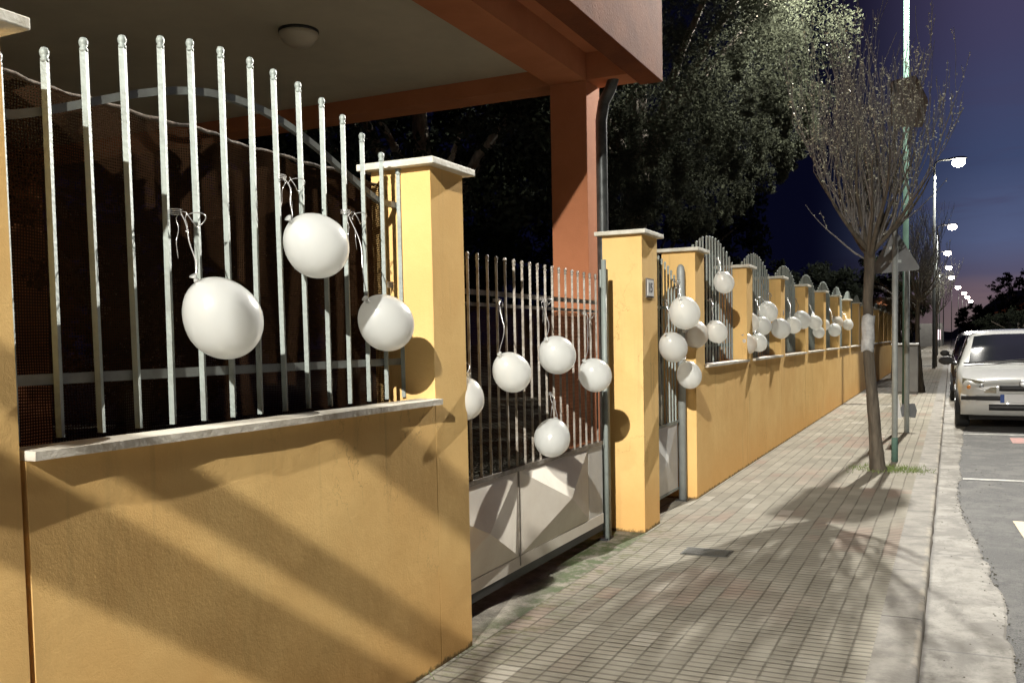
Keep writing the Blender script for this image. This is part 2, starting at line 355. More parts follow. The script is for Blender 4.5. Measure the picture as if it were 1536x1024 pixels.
# kerb with a worn rounded edge
prof = [(-.302, -.15), (-.302, .001), (-.150, .002), (-.124, .0), (-.116, -.008), (-.112, -.15)]
Ys = list(np.arange(-14, 30, .14)) + list(np.arange(30, 160, 2.)); b0 = 0
for i, y in enumerate(Ys):
    j = (rng.random() - .5) * .007
    for k, (x, z) in enumerate(prof): kb.v.append((x + (j if k > 1 else 0), y, z + (j * .4 if k in (3, 4) else 0)))
n = len(prof)
for i in range(len(Ys) - 1):
    for k in range(n - 1): kb.face([i * n + k, i * n + k + 1, (i + 1) * n + k + 1, (i + 1) * n + k][::-1], k > 1)
tag(kb.build('kerb', M['kerb'], fix=True), 'worn concrete kerb stones', kind=S)
tag(MB().box(-.2, 9.5, -30, 320, -.155, -.1).build('road', M['asphalt']), 'worn grey asphalt road', kind=S)
tag(MB().box(9.5, 12.5, -30, 320, -.155, .02).build('far_pavement', M['tiles']), 'pavement across the road', kind=S)
# gutter strip, ragged outer edge
edge = [(-14, .2), (-4, .22), (2, .24), (4.0, .29), (4.4, .262), (4.7, .272), (5.0, .25), (5.3, .262), (5.6, .258), (6.0, .235), (6.4, .228), (6.7, .19), (7.0, .185), (7.4, .14), (7.8, .128), (8.2, .085), (8.8, .07), (9.4, .062), (10, .07), (10.3, .098), (11, .085), (12, .11), (13, .12), (13.7, .16), (14.6, .145), (16, .2), (20, .25), (30, .3), (60, .3), (160, .3)]
gm = MB(); ys = list(np.arange(-14, 26, .05)) + list(np.arange(26, 160, 3.))
ey = [e[0] for e in edge]; ex = [e[1] for e in edge]
w1 = w2 = 0
for y in ys:
    w1 = w1 * .8 + rng.uniform(-.008, .008); w2 = w2 * .5 + rng.uniform(-.006, .006)
    x = float(np.interp(y, ey, ex)) + w1 + w2
    gm.v += [(-.125, y, -.0945), (x - .012, y, -.0945), (x, y, -.0985)]
for i in range(len(ys) - 1):
    a = i * 3
    gm.face([a, a + 1, a + 4, a + 3]); gm.face([a + 1, a + 2, a + 5, a + 4])
tag(gm.build('gutter', M['gutter']), 'cracked pale concrete gutter strip', kind=S)
# loose grit and crumbs along the joint
gr = MB()
for _ in range(420):
    y = rng.uniform(3.2, 11) if rng.random() < .8 else rng.uniform(11, 20); x = float(np.interp(y, ey, ex)) - abs(rng.gauss(0, .05)) + .02; r = rng.uniform(.002, .008)
    if rng.random() < .25: x = rng.uniform(-.11, .6)
    b = len(gr.v); gr.v += [(x + r * rng.uniform(.6, 1.6) * sx, y + r * rng.uniform(.6, 1.6) * sy, -.096 + r * sz) for sx, sy, sz in ((1, 0, 0), (0, 1, 0), (-1, 0, 0), (0, -1, 0), (0, 0, .8))]
    for k in range(4): gr.face([b + k, b + (k + 1) % 4, b + 4])
tag(gr.build('grit', M['ground']), 'small crumbs of asphalt and grit along the gutter', kind='stuff')
# road markings
def ragged(x0, x1, y0, y1, z, nx=20):
    m = MB(); k = 0
    for i in range(nx + 1):
        x = x0 + (x1 - x0) * i / nx; m.v += [(x, y0 + rng.uniform(-.006, .006), z), (x, y1 + rng.uniform(-.006, .006), z)]
    for i in range(nx): m.face([2 * i, 2 * i + 2, 2 * i + 3, 2 * i + 1])
    return m
tag(ragged(.11, 2.2, 10.17, 10.27, -.0955).build('road_marking', M['markwhite']), 'thin white line across the parking bay nearest the camera', kind=S)
tag(ragged(.17, 2.2, 14.75, 14.86, -.0955).build('road_marking', M['markwhite']), 'thin white line in front of the white car', kind=S)
ym = MB(); ym.v = [(.435, 8.02, -.0955), (.62, 8.02, -.0955), (.75, 5.4, -.0955), (.58, 5.4, -.0955)]; ym.face([0, 3, 2, 1])
tag(ym.build('road_marking', M['markyellow'], fix=True), 'cream yellow painted strip on the asphalt', kind=S)
tag(ragged(.735, 1.25, 13.7, 14.4, -.0955, 8).build('road_marking', M['markpink']), 'faded pink painted patch on the asphalt', kind=S)

# drain cover
d = thing('drain_cover', 'small dark slotted drain cover set in the pavement tiles', 'drain', (-1.40, 5.76, .001))
m_ = MB(); m_.box(-.15, .15, -.10, .10, 0, .003); m_.build('frame', M['drain'], d)
m_ = MB()
for k in range(9): m_.box(-.135, .135, -.09 + k * .02, -.09 + k * .02 + .011, .0032, .007)
m_.build('grating', M['drain'], d)

# ------------------------------------------------------------------ pillars and low walls
def pillar(Y0, Y1, label, depth=.29):
    t = thing('gate_pillar' if 'gate' in label else 'fence_pillar', label, 'pillar', (-1.95, Y0, 0), group='ochre fence pillars')
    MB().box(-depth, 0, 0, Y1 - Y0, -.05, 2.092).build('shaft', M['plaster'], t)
    MB().box(-depth - .045, .04, -.045, Y1 - Y0 + .05, 2.0925, 2.122).build('cap', M['cap'], t, bevel=.004)
    return t
pillar(1.10, 1.43, 'ochre fence pillar cut by the left edge of the photo')
pillar(3.335, 3.612, 'large ochre fence pillar between the near railing and the driveway gate')
p2 = pillar(6.212, 6.577, 'ochre gate pillar with the house number plate')
pillar(7.69, 8.0, 'ochre gate pillar on the far side of the pedestrian gate')
PITCH = 2.155
for k in range(1, 14):
    e = 8.0 + PITCH * k
    pillar(e - .31, e, f'ochre fence pillar, {ORD[k - 1]} beyond the pedestrian gate')
pillar(-1.05, -.73, 'ochre fence pillar behind the camera beside the pavement')
def low_wall(Y0, Y1, label):
    t = thing('low_wall', label, 'wall', (-1.9505, Y0, 0), group='ochre low walls under the railings')
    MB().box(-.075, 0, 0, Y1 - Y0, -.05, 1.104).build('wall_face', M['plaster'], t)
    L = Y1 - Y0; m = MB(); ns = max(6, int(L / .12)); b = 0
    for i in range(ns + 1):
        y = L * i / ns; c = rng.uniform(-.004, .004)
        m.v += [(-.072, y, 1.1055), (.033 + c, y, 1.1055), (.035 + c * .7, y, 1.128 + c * .3), (-.072, y, 1.131)]
    for i in range(ns):
        for k in range(4): m.face([i * 4 + k, i * 4 + (k + 1) % 4, i * 4 + 4 + (k + 1) % 4, i * 4 + 4 + k])
    m.face([0, 1, 2, 3]); m.face([ns * 4 + k for k in (3, 2, 1, 0)])
    m.build('sill', M['marble'], t, fix=True)
    return t
low_wall(1.446, 3.3345, 'low ochre wall in the foreground under the near railing')
low_wall(-.729, 1.0995, 'low ochre wall behind the camera')
for k in range(0, 13):
    a = 8.0 + PITCH * k
    low_wall(a + .0005, a + PITCH - .3105, f'low ochre wall, {ORD[k]} stretch beyond the pedestrian gate')

# number plate on the gate pillar
npl = thing('house_number_plate', 'small framed plate reading 15 on the gate pillar', 'number plate', (-1.949, 6.375, 1.723))
MB().box(0, .008, -.088, .088, -.068, .068).build('frame', M['signdark'], npl)
MB().box(.0082, .011, -.074, .074, -.056, .056).build('plate', M['greysheet'], npl)
def text_mesh(s, size, name, m, parent, loc, rot):
    cu = bpy.data.curves.new(name, 'FONT'); cu.body = s; cu.size = size; cu.extrude = .0008; cu.offset = size * .012; cu.align_x = 'CENTER'; cu.align_y = 'CENTER'
    o = bpy.data.objects.new(name + '_tmp', cu); COL.objects.link(o); bpy.context.view_layer.update()
    me = bpy.data.meshes.new_from_object(o.evaluated_get(bpy.context.evaluated_depsgraph_get())); bpy.data.objects.remove(o)
    me.materials.clear(); me.materials.append(m); t = bpy.data.objects.new(name, me); COL.objects.link(t); t.parent = parent; t.location = loc; t.rotation_euler = rot
    return t
text_mesh('15', .095, 'numeral', M['ink'], npl, (.012, 0, 0), (R(90), 0, R(90)))

# ------------------------------------------------------------------ railings
def bar_mesh(h, r=.0088):
    m = MB(); m.tube([(0, 0, 0), (0, 0, h - .03)], r * 1.25, 4, phase=R(45 + 22), smooth=False)
    m.lathe([(r * 1.0, h - .034), (r * 1.25, h - .030), (r * 1.25, h - .024), (r * .9, h - .022), (r * 1.35, h - .014), (r * 1.4, h - .006), (r * 1.0, h + .003), (.001, h + .006)], n=10)
    return m
TOPS = [2.128, 2.188, 2.232, 2.268, 2.294, 2.305, 2.308, 2.302, 2.290, 2.265, 2.230, 2.187, 2.133, 2.100]
def railing(Y0, Y1, label):
    t = thing('iron_railing', label, 'railing', (-2.10, Y0, 1.135), group='arched iron railings between the pillars')
    L = Y1 - Y0; n = 15; tops = [2.085] + TOPS if Y0 < 3 else [2.085] + TOPS
    for i in range(n):
        y = L * (i + .72) / n if Y0 > 3 else (i * .1285 + .10)
        if Y0 < 3: h = tops[i]
        else: h = 2.10 + .235 * max(0, math.sin(math.pi * (i + .6) / (n + .2))) ** .8
        o = bar_mesh(h - 1.135).build('bar', M['bar'], t, (0, y, 0)); o.rotation_euler = (R(rng.uniform(-.25, .25)), R(rng.uniform(-.25, .25)), 0)
    MB().box(-.020, -.008, 0, L, .138, .166).build('lower_rail', M['rail'], t)
    m = MB(); N = 28
    for i in range(N + 1):
        u = i / N; z = (1.93 + .225 * math.sin(math.pi * min(1, max(0, (u - .06) / .88))) ** 1.25) - 1.135
        y = L * u
        m.v += [(-.026, y, z), (-.008, y, z), (-.008, y, z + .023), (-.026, y, z + .023)]
    for i in range(N):
        for k in range(4): m.face([i * 4 + k, i * 4 + (k + 1) % 4, i * 4 + 4 + (k + 1) % 4, i * 4 + 4 + k])
    m.build('arched_rail', M['rail'], t, fix=True)
    return t
railing(1.4305, 3.3345, 'nearest arched iron railing above the foreground wall')
r0 = railing(8.001, 8.0 + PITCH - .311, 'arched iron railing, first beyond the pedestrian gate')
for k in range(1, 13): dup(r0, (-2.10, 8.001 + PITCH * k, 1.135), f'arched iron railing, {ORD[k]} beyond the pedestrian gate')
dup(r0, (-2.10, -.728, 1.135), 'arched iron railing behind the camera')

# shade net behind the near railing
def net(name, label, Y0, Y1, z0, ztop, X, m_, sag=.02, parent=None, amp=.012):
    m = MB(); ny, nz = 60, 30; y_ = [Y0 + (Y1 - Y0) * i / ny for i in range(ny + 1)]
    for i, y in enumerate(y_):
        zt = ztop(y) + .004 * math.sin(y * 17) + .003 * math.sin(y * 51)
        for k in range(nz + 1):
            z = z0 + (zt - z0) * k / nz
            m.v.append((X + amp * math.sin(y * 9 + z * 2.2) + amp * .6 * math.sin(y * 21 - z * 5), y, z))
    for i in range(ny):
        for k in range(nz): a = i * (nz + 1) + k; m.face([a, a + 1, a + nz + 2, a + nz + 1], True)
    o = m.build(name, m_, parent)
    if label: tag(o, label, 'net')
    return o
nt_ = thing('shade_net', 'brown shade netting hung behind the near railing', 'net', (0, 0, 0))
net('netting', None, 1.44, 3.40, .55, lambda y: 2.07 - .02 * (y - 1.44) + .0 * y, -2.20, M['net'], parent=nt_)
tm = MB(); tm.tube([(-2.198 + .012 * math.sin(y * 9), y, 2.075 - .02 * (y - 1.44) + .004 * math.sin(y * 17) + .003 * math.sin(y * 51)) for y in np.arange(1.44, 3.40, .04)], .0065, 6)
tm.build('hem_cord', mat('frayed_cord', (.16, .125, .10), .9, color2=(.07, .055, .04), nscale=60, bump=.6), nt_)
nt2 = thing('shade_net', 'dark brown netting low behind the driveway gate', 'net', (0, 0, 0))
net('netting', None, 3.45, 5.85, .66, lambda y: 1.54, -2.165, M['net'], parent=nt2, amp=.006)
nt3 = thing('rust_screen', 'rust brown perforated screen at the right end of the driveway gate', 'screen', (0, 0, 0))
net('mesh_sheet', None, 5.03, 5.79, .70, lambda y: 1.515, -2.158, M['net2'], parent=nt3, amp=.002)

# ------------------------------------------------------------------ driveway gate
g = thing('driveway_gate', 'cream and grey iron driveway gate with pressed diamond panels', 'gate', (-2.13, 0, .044)); g.scale = (.968, .968, .968)
ys_ = [3.46 + .1085 * k for k in range(24)]
for i, y in enumerate(ys_):
    if y > 5.97: break
    o = bar_mesh(1.812 - .65 - .006 * max(0, y - 5), .0072).build('bar', M['gatebar'], g, (0, y, .65)); o.rotation_euler = (R(rng.uniform(-.2, .2)), 0, 0)
MB().box(-.014, -.002 - .010, 3.40, 6.02, 1.605, 1.632).build('upper_rail', M['gatebar'], g)
MB().box(-.016, -.0105, 3.40, 6.02, 1.548, 1.566).build('middle_rail', M['gatebar'], g)
MB().box(-.028, .016, 3.40, 6.02, .638, .662).build('bottom_rail', M['gatebar'], g)
def diamond(y0, y1, z0, z1, h, m_, parent, x=0., flip=False):
    m = MB(); yc, zc = (y0 + y1) / 2, (z0 + z1) / 2
    m.v = [(x, y0, z0), (x, y1, z0), (x, y1, z1), (x, y0, z1), (x + h, yc, zc)]
    for k in range(4): m.face([k, (k + 1) % 4, 4])
    m.v += [(x - .006, y0, z0), (x - .006, y1, z0), (x - .006, y1, z1), (x - .006, y0, z1)]
    m.face([5, 8, 7, 6])
    for k in range(4): m.face([k, (k + 1) % 4, 5 + (k + 1) % 4, 5 + k][::-1])
    return m.build('pressed_panel', m_, parent, fix=True)
for a, b in ((3.56, 4.652), (4.668, 5.765)): diamond(a, b, .155, .637, .10, M['sheet'], g)
m_ = MB(); m_.box(-.005, .0, 5.77, 6.04, .115, .637); m_.build('plain_panel', M['greysheet'], g)
MB().box(-.02, .006, 4.6535, 4.6665, .10, .66).build('panel_joint', M['gatebar'], g)
MB().box(-.03, .004, 3.40, 6.04, .085, .153).build('base_rail', M['sheet'], g)
MB().box(-.034, .0, 3.40, 6.04, .035, .084).build('running_rail', M['dark'], g)
gp = thing('gate_post', 'slim grey steel gate post beside the numbered pillar', 'post', (-2.12, 5.90, 0))
MB().tube([(0, 0, -.01), (0, 0, 1.90)], .017, 12).build('tube', M['bar'], gp)
MB().box(-.05, .0, .055, .085, -.01, 1.84).build('stop_profile', M['bar'], gp)
MB().box(-.06, .01, -.03, .1, -.01, .012).build('foot_plate', M['dark'], gp)
# moss in the corner by pillar two
# ------------------------------------------------------------------ pedestrian gate
pg = thing('pedestrian_gate', 'narrow grey pedestrian gate with a sheet panel and curved bars', 'gate', (-2.07, 0, 0))
for i in range(10):
    y = 6.66 + i * .09; u = i / 9
    h = 2.03 - .15 * u ** 2.2
    bar_mesh(h - .68, .0072).build('bar', M['bar'], pg, (0, y, .68))
MB().box(-.012, .012, 6.60, 7.53, .66, .682).build('middle_rail', M['bar'], pg)
MB().box(-.018, -.010, 6.60, 7.53, 1.60, 1.62).build('upper_rail', M['bar'], pg)
diamond(6.61, 7.52, .12, .658, .045, M['greysheet'], pg)
MB().box(-.02, .004, 6.60, 7.53, .10, .118).build('bottom_rail', M['bar'], pg)
pt = thing('gate_post', 'round grey steel post at the hinge side of the pedestrian gate', 'post', (-2.05, 7.60, 0))
MB().lathe([(.034, -.01), (.034, 1.92), (.030, 1.955), (.016, 1.975), (.001, 1.98)], n=16).build('tube', M['galv'], pt)
MB().box(-.05, .05, -.06, .08, -.01, .004).build('foot_plate', M['drain'], pt)
lt = MB().box(0, .03, -.05, .05, -.09, .09).build('letter_box', M['white'], None, (-2.03, 7.60, 1.50), bevel=.004); tag(lt, 'small white box fixed on the pedestrian gate post', 'box')
so = thing('low_shrub', 'low shrub and weeds in the garden behind the driveway gate', 'shrub', (-3.3, 5.8, -.03))
def foliage(clumps, leaf, rad, per, seed, ll=.06, lw=.024):
    r = np.random.default_rng(seed); V = []; n = 0
    C = np.array(clumps, dtype=float); K = len(C)
    cen = np.repeat(C[:, :3], per, 0); rr = np.repeat(C[:, 3], per)[:, None]
    d = r.normal(size=cen.shape); d /= np.linalg.norm(d, axis=1)[:, None]
    p = cen + d * rr * (r.random((len(cen), 1)) ** .45) * np.array([1, 1, .8])
    a = r.normal(size=p.shape) + np.array([0, 0, -.25]); a /= np.linalg.norm(a, axis=1)[:, None]
    b = np.cross(a, r.normal(size=p.shape)); b /= np.linalg.norm(b, axis=1)[:, None]
    L = ll * r.uniform(.6, 1.3, (len(p), 1)); W = lw * r.uniform(.7, 1.3, (len(p), 1))
    q = np.stack([p - a * L, p + b * W, p + a * L, p - b * W], 1).reshape(-1, 3)
    return q
def quads_obj(name, q, m_, parent=None, loc=(0, 0, 0)):
    me = bpy.data.meshes.new(name); n = len(q) // 4
    me.vertices.add(len(q)); me.vertices.foreach_set('co', q.astype(np.float32).ravel())
    me.loops.add(len(q)); me.loops.foreach_set('vertex_index', np.arange(len(q), dtype=np.int32))
    me.polygons.add(n); me.polygons.foreach_set('loop_start', np.arange(0, len(q), 4, dtype=np.int32))
    me.update(calc_edges=True); me.validate(); me.materials.append(m_)
    o = bpy.data.objects.new(name, me); COL.objects.link(o); o.location = loc
    if parent: o.parent = parent
    return o
cl = [(rng.uniform(-.5, .6), rng.uniform(-1.6, 1.2), rng.uniform(.1, .5), .22) for _ in range(40)]
quads_obj('foliage', foliage(cl, None, None, 70, 3, .03, .009), M['leaf'], so)
MB().tube([(0, 0, -.05), (.05, .1, .3), (.1, .3, .5)], [.02, .014, .006], 6).build('stem', M['bark'], so)

# ------------------------------------------------------------------ canopy building
cb = thing('porch_building', 'terracotta painted porch with a beige ceiling over the driveway', 'building', (-2.26, 7.5, 0))
X0 = -2.26
def W(x): return x - X0
MB().box(W(-3.165), W(-2.83), 0, .33, -.05, 3.5735).build('column', M['terracotta'], cb, bevel=.006)
MB().box(W(-3.165), W(-2.83), -15, .33, 3.574, 3.90).build('main_beam', M['terracotta'], cb)
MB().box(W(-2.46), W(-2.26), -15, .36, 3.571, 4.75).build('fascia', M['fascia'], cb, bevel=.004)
MB().box(W(-14), W(-3.168), .002, .30, 3.577, 3.90).build('end_beam', M['terracotta'], cb)
MB().box(W(-2.827), W(-2.463), .002, .30, 3.577, 3.90).build('end_beam', M['terracotta'], cb)
MB().box(W(-14), W(-3.168), -15, 0, 3.72, 3.90).build('ceiling', M['soffit'], cb)
MB().box(W(-2.827), W(-2.463), -15, 0, 3.80, 3.90).build('edge_ceiling', M['terracotta'], cb)
MB().box(W(-14), W(-2.465), -15, .30, 3.905, 4.1).build('roof_slab', M['terracotta'], cb)
MB().box(W(-14.2), W(-10), -15, .3, -.05, 3.57).build('rear_wall', M['terracotta'], cb)
dp = MB(); dp.tube([(W(-2.62), .12, 3.72), (W(-2.62), .12, 3.60), (W(-2.66), .13, 3.50), (W(-2.72), .13, 3.40), (W(-2.745), .13, 3.25), (W(-2.745), .13, 1.5), (W(-2.745), .13, -.04)], .05, 12)
tag(dp.build('downpipe', M['pipe'], None, (X0, 7.5, 0)), 'dark metal downpipe running down beside the terracotta column', 'pipe')
cl_ = thing('ceiling_light', 'round frosted ceiling light under the porch', 'ceiling light', (-4.44, 5.70, 3.72))
MB().lathe([(.150, -.001), (.150, -.018), (.14, -.024)], n=28).build('base_ring', M['dark'], cl_)
MB().lathe([(.145, -.020), (.140, -.05), (.118, -.085), (.08, -.112), (.04, -.124), (.001, -.127)], n=28).build('shade', M['lightdome'], cl_)

# ------------------------------------------------------------------ balloons
BAL = [(-1.970,2.132,1.442,0.117,-0.63,0.78,-2.085,2.082,1.767),(-1.970,2.594,1.699,0.108,-0.84,0.55,-2.085,2.569,1.943),
(-1.970,3.012,1.440,0.109,-0.81,0.59,-2.085,2.945,1.868),(-2.060,3.793,1.092,0.092,0.39,0.92,-2.190,4.006,1.289),
(-2.060,4.313,1.200,0.105,-0.74,0.67,-2.190,4.437,1.584),(-2.090,4.997,1.276,0.109,-0.78,0.63,-2.190,5.016,1.611),
(-2.060,5.549,1.135,0.105,-0.73,0.68,-2.190,5.739,1.539),(-2.060,4.825,0.807,0.108,0.75,0.66,-2.190,5.121,1.044),
(-1.970,7.414,1.565,0.131,-0.92,0.40,-2.060,7.451,1.843),(-2.060,8.109,1.392,0.122,0.86,0.51,-2.085,8.350,1.699),
(-1.970,7.064,1.292,0.117,-0.86,0.51,-2.060,7.193,1.671),(-1.970,7.543,1.053,0.108,-0.52,0.85,-2.060,7.60,1.252),
(-1.970,8.866,1.885,0.102,-0.93,0.38,-2.085,9.106,2.138),(-1.970,8.545,1.414,0.105,-0.91,0.42,-2.085,8.814,1.723),
(-2.000,10.232,1.519,0.113,-0.96,0.27,-2.085,10.165,1.811),(-1.970,9.964,1.288,0.110,-0.89,0.45,-2.085,10.298,1.551),
(-1.930,10.389,1.297,0.103,-0.93,0.37,-2.085,10.824,1.589),(-1.970,10.855,1.486,0.108,-0.94,0.34,-2.085,11.070,1.796),
(-1.970,11.202,1.654,0.123,-0.96,0.29,-2.085,11.279,1.835),(-2.060,12.192,1.669,0.124,-0.97,0.25,-2.085,11.973,1.915),
(-1.930,11.850,1.459,0.125,-0.97,0.24,-2.085,12.088,1.830),(-1.970,13.140,1.511,0.115,-0.96,0.29,-2.085,13.416,1.892),
(-1.970,13.957,1.595,0.136,-0.98,0.21,-2.085,14.144,1.916),(-1.970,15.414,1.571,0.117,-0.93,0.36,-2.085,15.663,1.848),
(-1.970,15.821,1.423,0.104,-0.99,0.15,-2.085,16.020,1.746),(-2.030,17.027,1.555,0.106,-0.97,0.23,-2.085,16.963,1.871),
(-1.970,18.563,1.617,0.121,-1.00,0.02,-2.085,18.539,1.963),(-1.970,18.116,1.463,0.124,-0.98,0.18,-2.085,18.246,1.889),
(-1.970,20.571,1.583,0.119,-0.99,0.11,-2.085,20.545,1.852)]
BL = ['largest white balloon, hanging lowest on the near railing', 'highest white balloon on the near railing, its ribbon knotted to two bars',
'half shaded white balloon on the near railing beside the large pillar', 'white balloon half hidden behind the large pillar at the left end of the driveway gate',
'round white balloon on the left half of the driveway gate', 'half shaded white balloon high in the middle of the driveway gate',
'white balloon on the right end of the driveway gate, casting a shadow on the pillar', 'lowest white balloon on the driveway gate, hanging down over the pressed panel',
'big white balloon at the top of the pedestrian gate', 'shaded white balloon tucked behind the biggest one by the pedestrian gate',
'white balloon at the left of the pedestrian gate beside the numbered pillar', 'lowest, half shaded white balloon by the pedestrian gate post',
'highest white balloon, alone on the first railing beyond the pedestrian gate', 'speckled white balloon at the near end of the first railing beyond the pedestrian gate',
'upper left white balloon of the cluster on the pillar before the second railing', 'bottom left white balloon of the cluster before the second railing',
'bottom right white balloon of the cluster before the second railing', 'small white balloon in the middle of the cluster on the second railing',
'topmost white balloon of the cluster on the second railing', 'white balloon behind the topmost one of the cluster on the second railing',
'rightmost low white balloon of the cluster on the second railing', 'left white balloon of the pair on the third railing',
'right white balloon of the pair on the third railing', 'upper left white balloon of the three on the fourth railing',
'lower white balloon of the three on the fourth railing', 'narrow right hand white balloon of the three on the fourth railing',
'upper white balloon of the far pair', 'lower white balloon of the far pair', 'farthest white balloon along the railing']
for i, (x, y, z, r, ky, kz, tx, ty, tz) in enumerate(BAL):
    q = .968 if 3 <= i <= 7 else (.955 if 8 <= i <= 11 else 1.)
    x, y, z, r = x * q, y * q, 1.36 + (z - 1.36) * q, r * q
    if i > 7: r *= 1.04
    if 3 <= i <= 7: tx, ty, tz = tx * q, ty * q, 1.36 + (tz - 1.36) * q
    if i > 7:   # foreshortened: bring the knot direction back to a hanging one
        kz = max(kz, .62); ky = math.copysign(math.sqrt(max(0, 1 - kz * kz)), ky)
    ax = Vector((rng.uniform(-.3, .0), ky, kz)).normalized()
    t = thing('balloon', BL[i], 'balloon', (x, y, z), group='white balloons tied along the fence')
    m = MB(); prof = []
    N = 22; Lk = 1.16 * r; sq = rng.uniform(.97, 1.05)
    for k in range(N + 1):
        a = math.pi * k / N; rr = (.965 if i < 8 else .89) * r * sq * math.sin(a) * (1 - .06 * math.cos(a) * (1 if math.cos(a) > 0 else -.3)); tt = r * math.cos(a) * (1.19 if math.cos(a) > 0 else 1.04)
        prof.append((max(rr, .0008), tt))
    prof[0] = (.0065, r * 1.215); prof[1] = (max(.011, prof[1][0] * .62), prof[1][1])
    m.lathe(prof[::-1], axis=ax, n=36); m.build('skin', M['latex'], t)
    kp = ax * r * 1.21
    MB().lathe([(.0045, 0), (.009, .005), (.006, .011), (.005, .014), (.013, .024), (.001, .021)], c=kp, axis=(ax + Vector((0, 0, .15))), n=10).build('knot', M['latex'], t)
    k0 = kp + ax * .012; end = Vector((tx - x, ty - y, tz - z)); w = .0016 + .00006 * y
    d = end - k0; perp = Vector((1, .2, 0))
    pts = [k0 + d * u + perp * .006 * math.sin(u * 9 + i) + Vector((.02 * math.sin(u * math.pi), 0, 0)) for u in np.linspace(0, 1, 14)]
    m = MB(); m.tube(pts, w * 1.2, 5)
    # turns of ribbon round the bar
    for s_ in range(3):
        zz = end.z + (s_ - 1) * .006
        m.tube([end + Vector((.019 * math.cos(a) - .014, .019 * math.sin(a), zz - end.z)) for a in np.linspace(0, 2 * math.pi, 12)], w, 4, cap=False)
    m.build('ribbon', M['ribbon'], t)
    m = MB()
    loops = 1 if i in (0, 1, 2, 5, 8, 6) else 0
    if loops:
        rad = .030; c = end + Vector((.012, .055, .0))
        m.tube([c + Vector((.012 * math.sin(a * 2), rad * 1.25 * math.cos(a + math.pi), rad * math.sin(a + math.pi) - .006 * a)) for a in np.linspace(0, 2 * math.pi * .96, 26)], w, 4)
    for s_ in range(2):
        sg = -1 if s_ else 1; Lc = rng.uniform(.05, .17); ph = rng.uniform(0, 6)
        pts = [end + Vector((.010 + .008 * math.sin(u * 7 + ph), sg * (.045 * u - .02 * u * u) + .010 * math.sin(u * 11 + ph) * u, -Lc * u + .02 * math.sin(u * 3.1))) for u in np.linspace(0, 1, 16)]
        m.tube(pts, w * .7, 4)
    m.build('ribbon_curls', M['ribbon'], t)

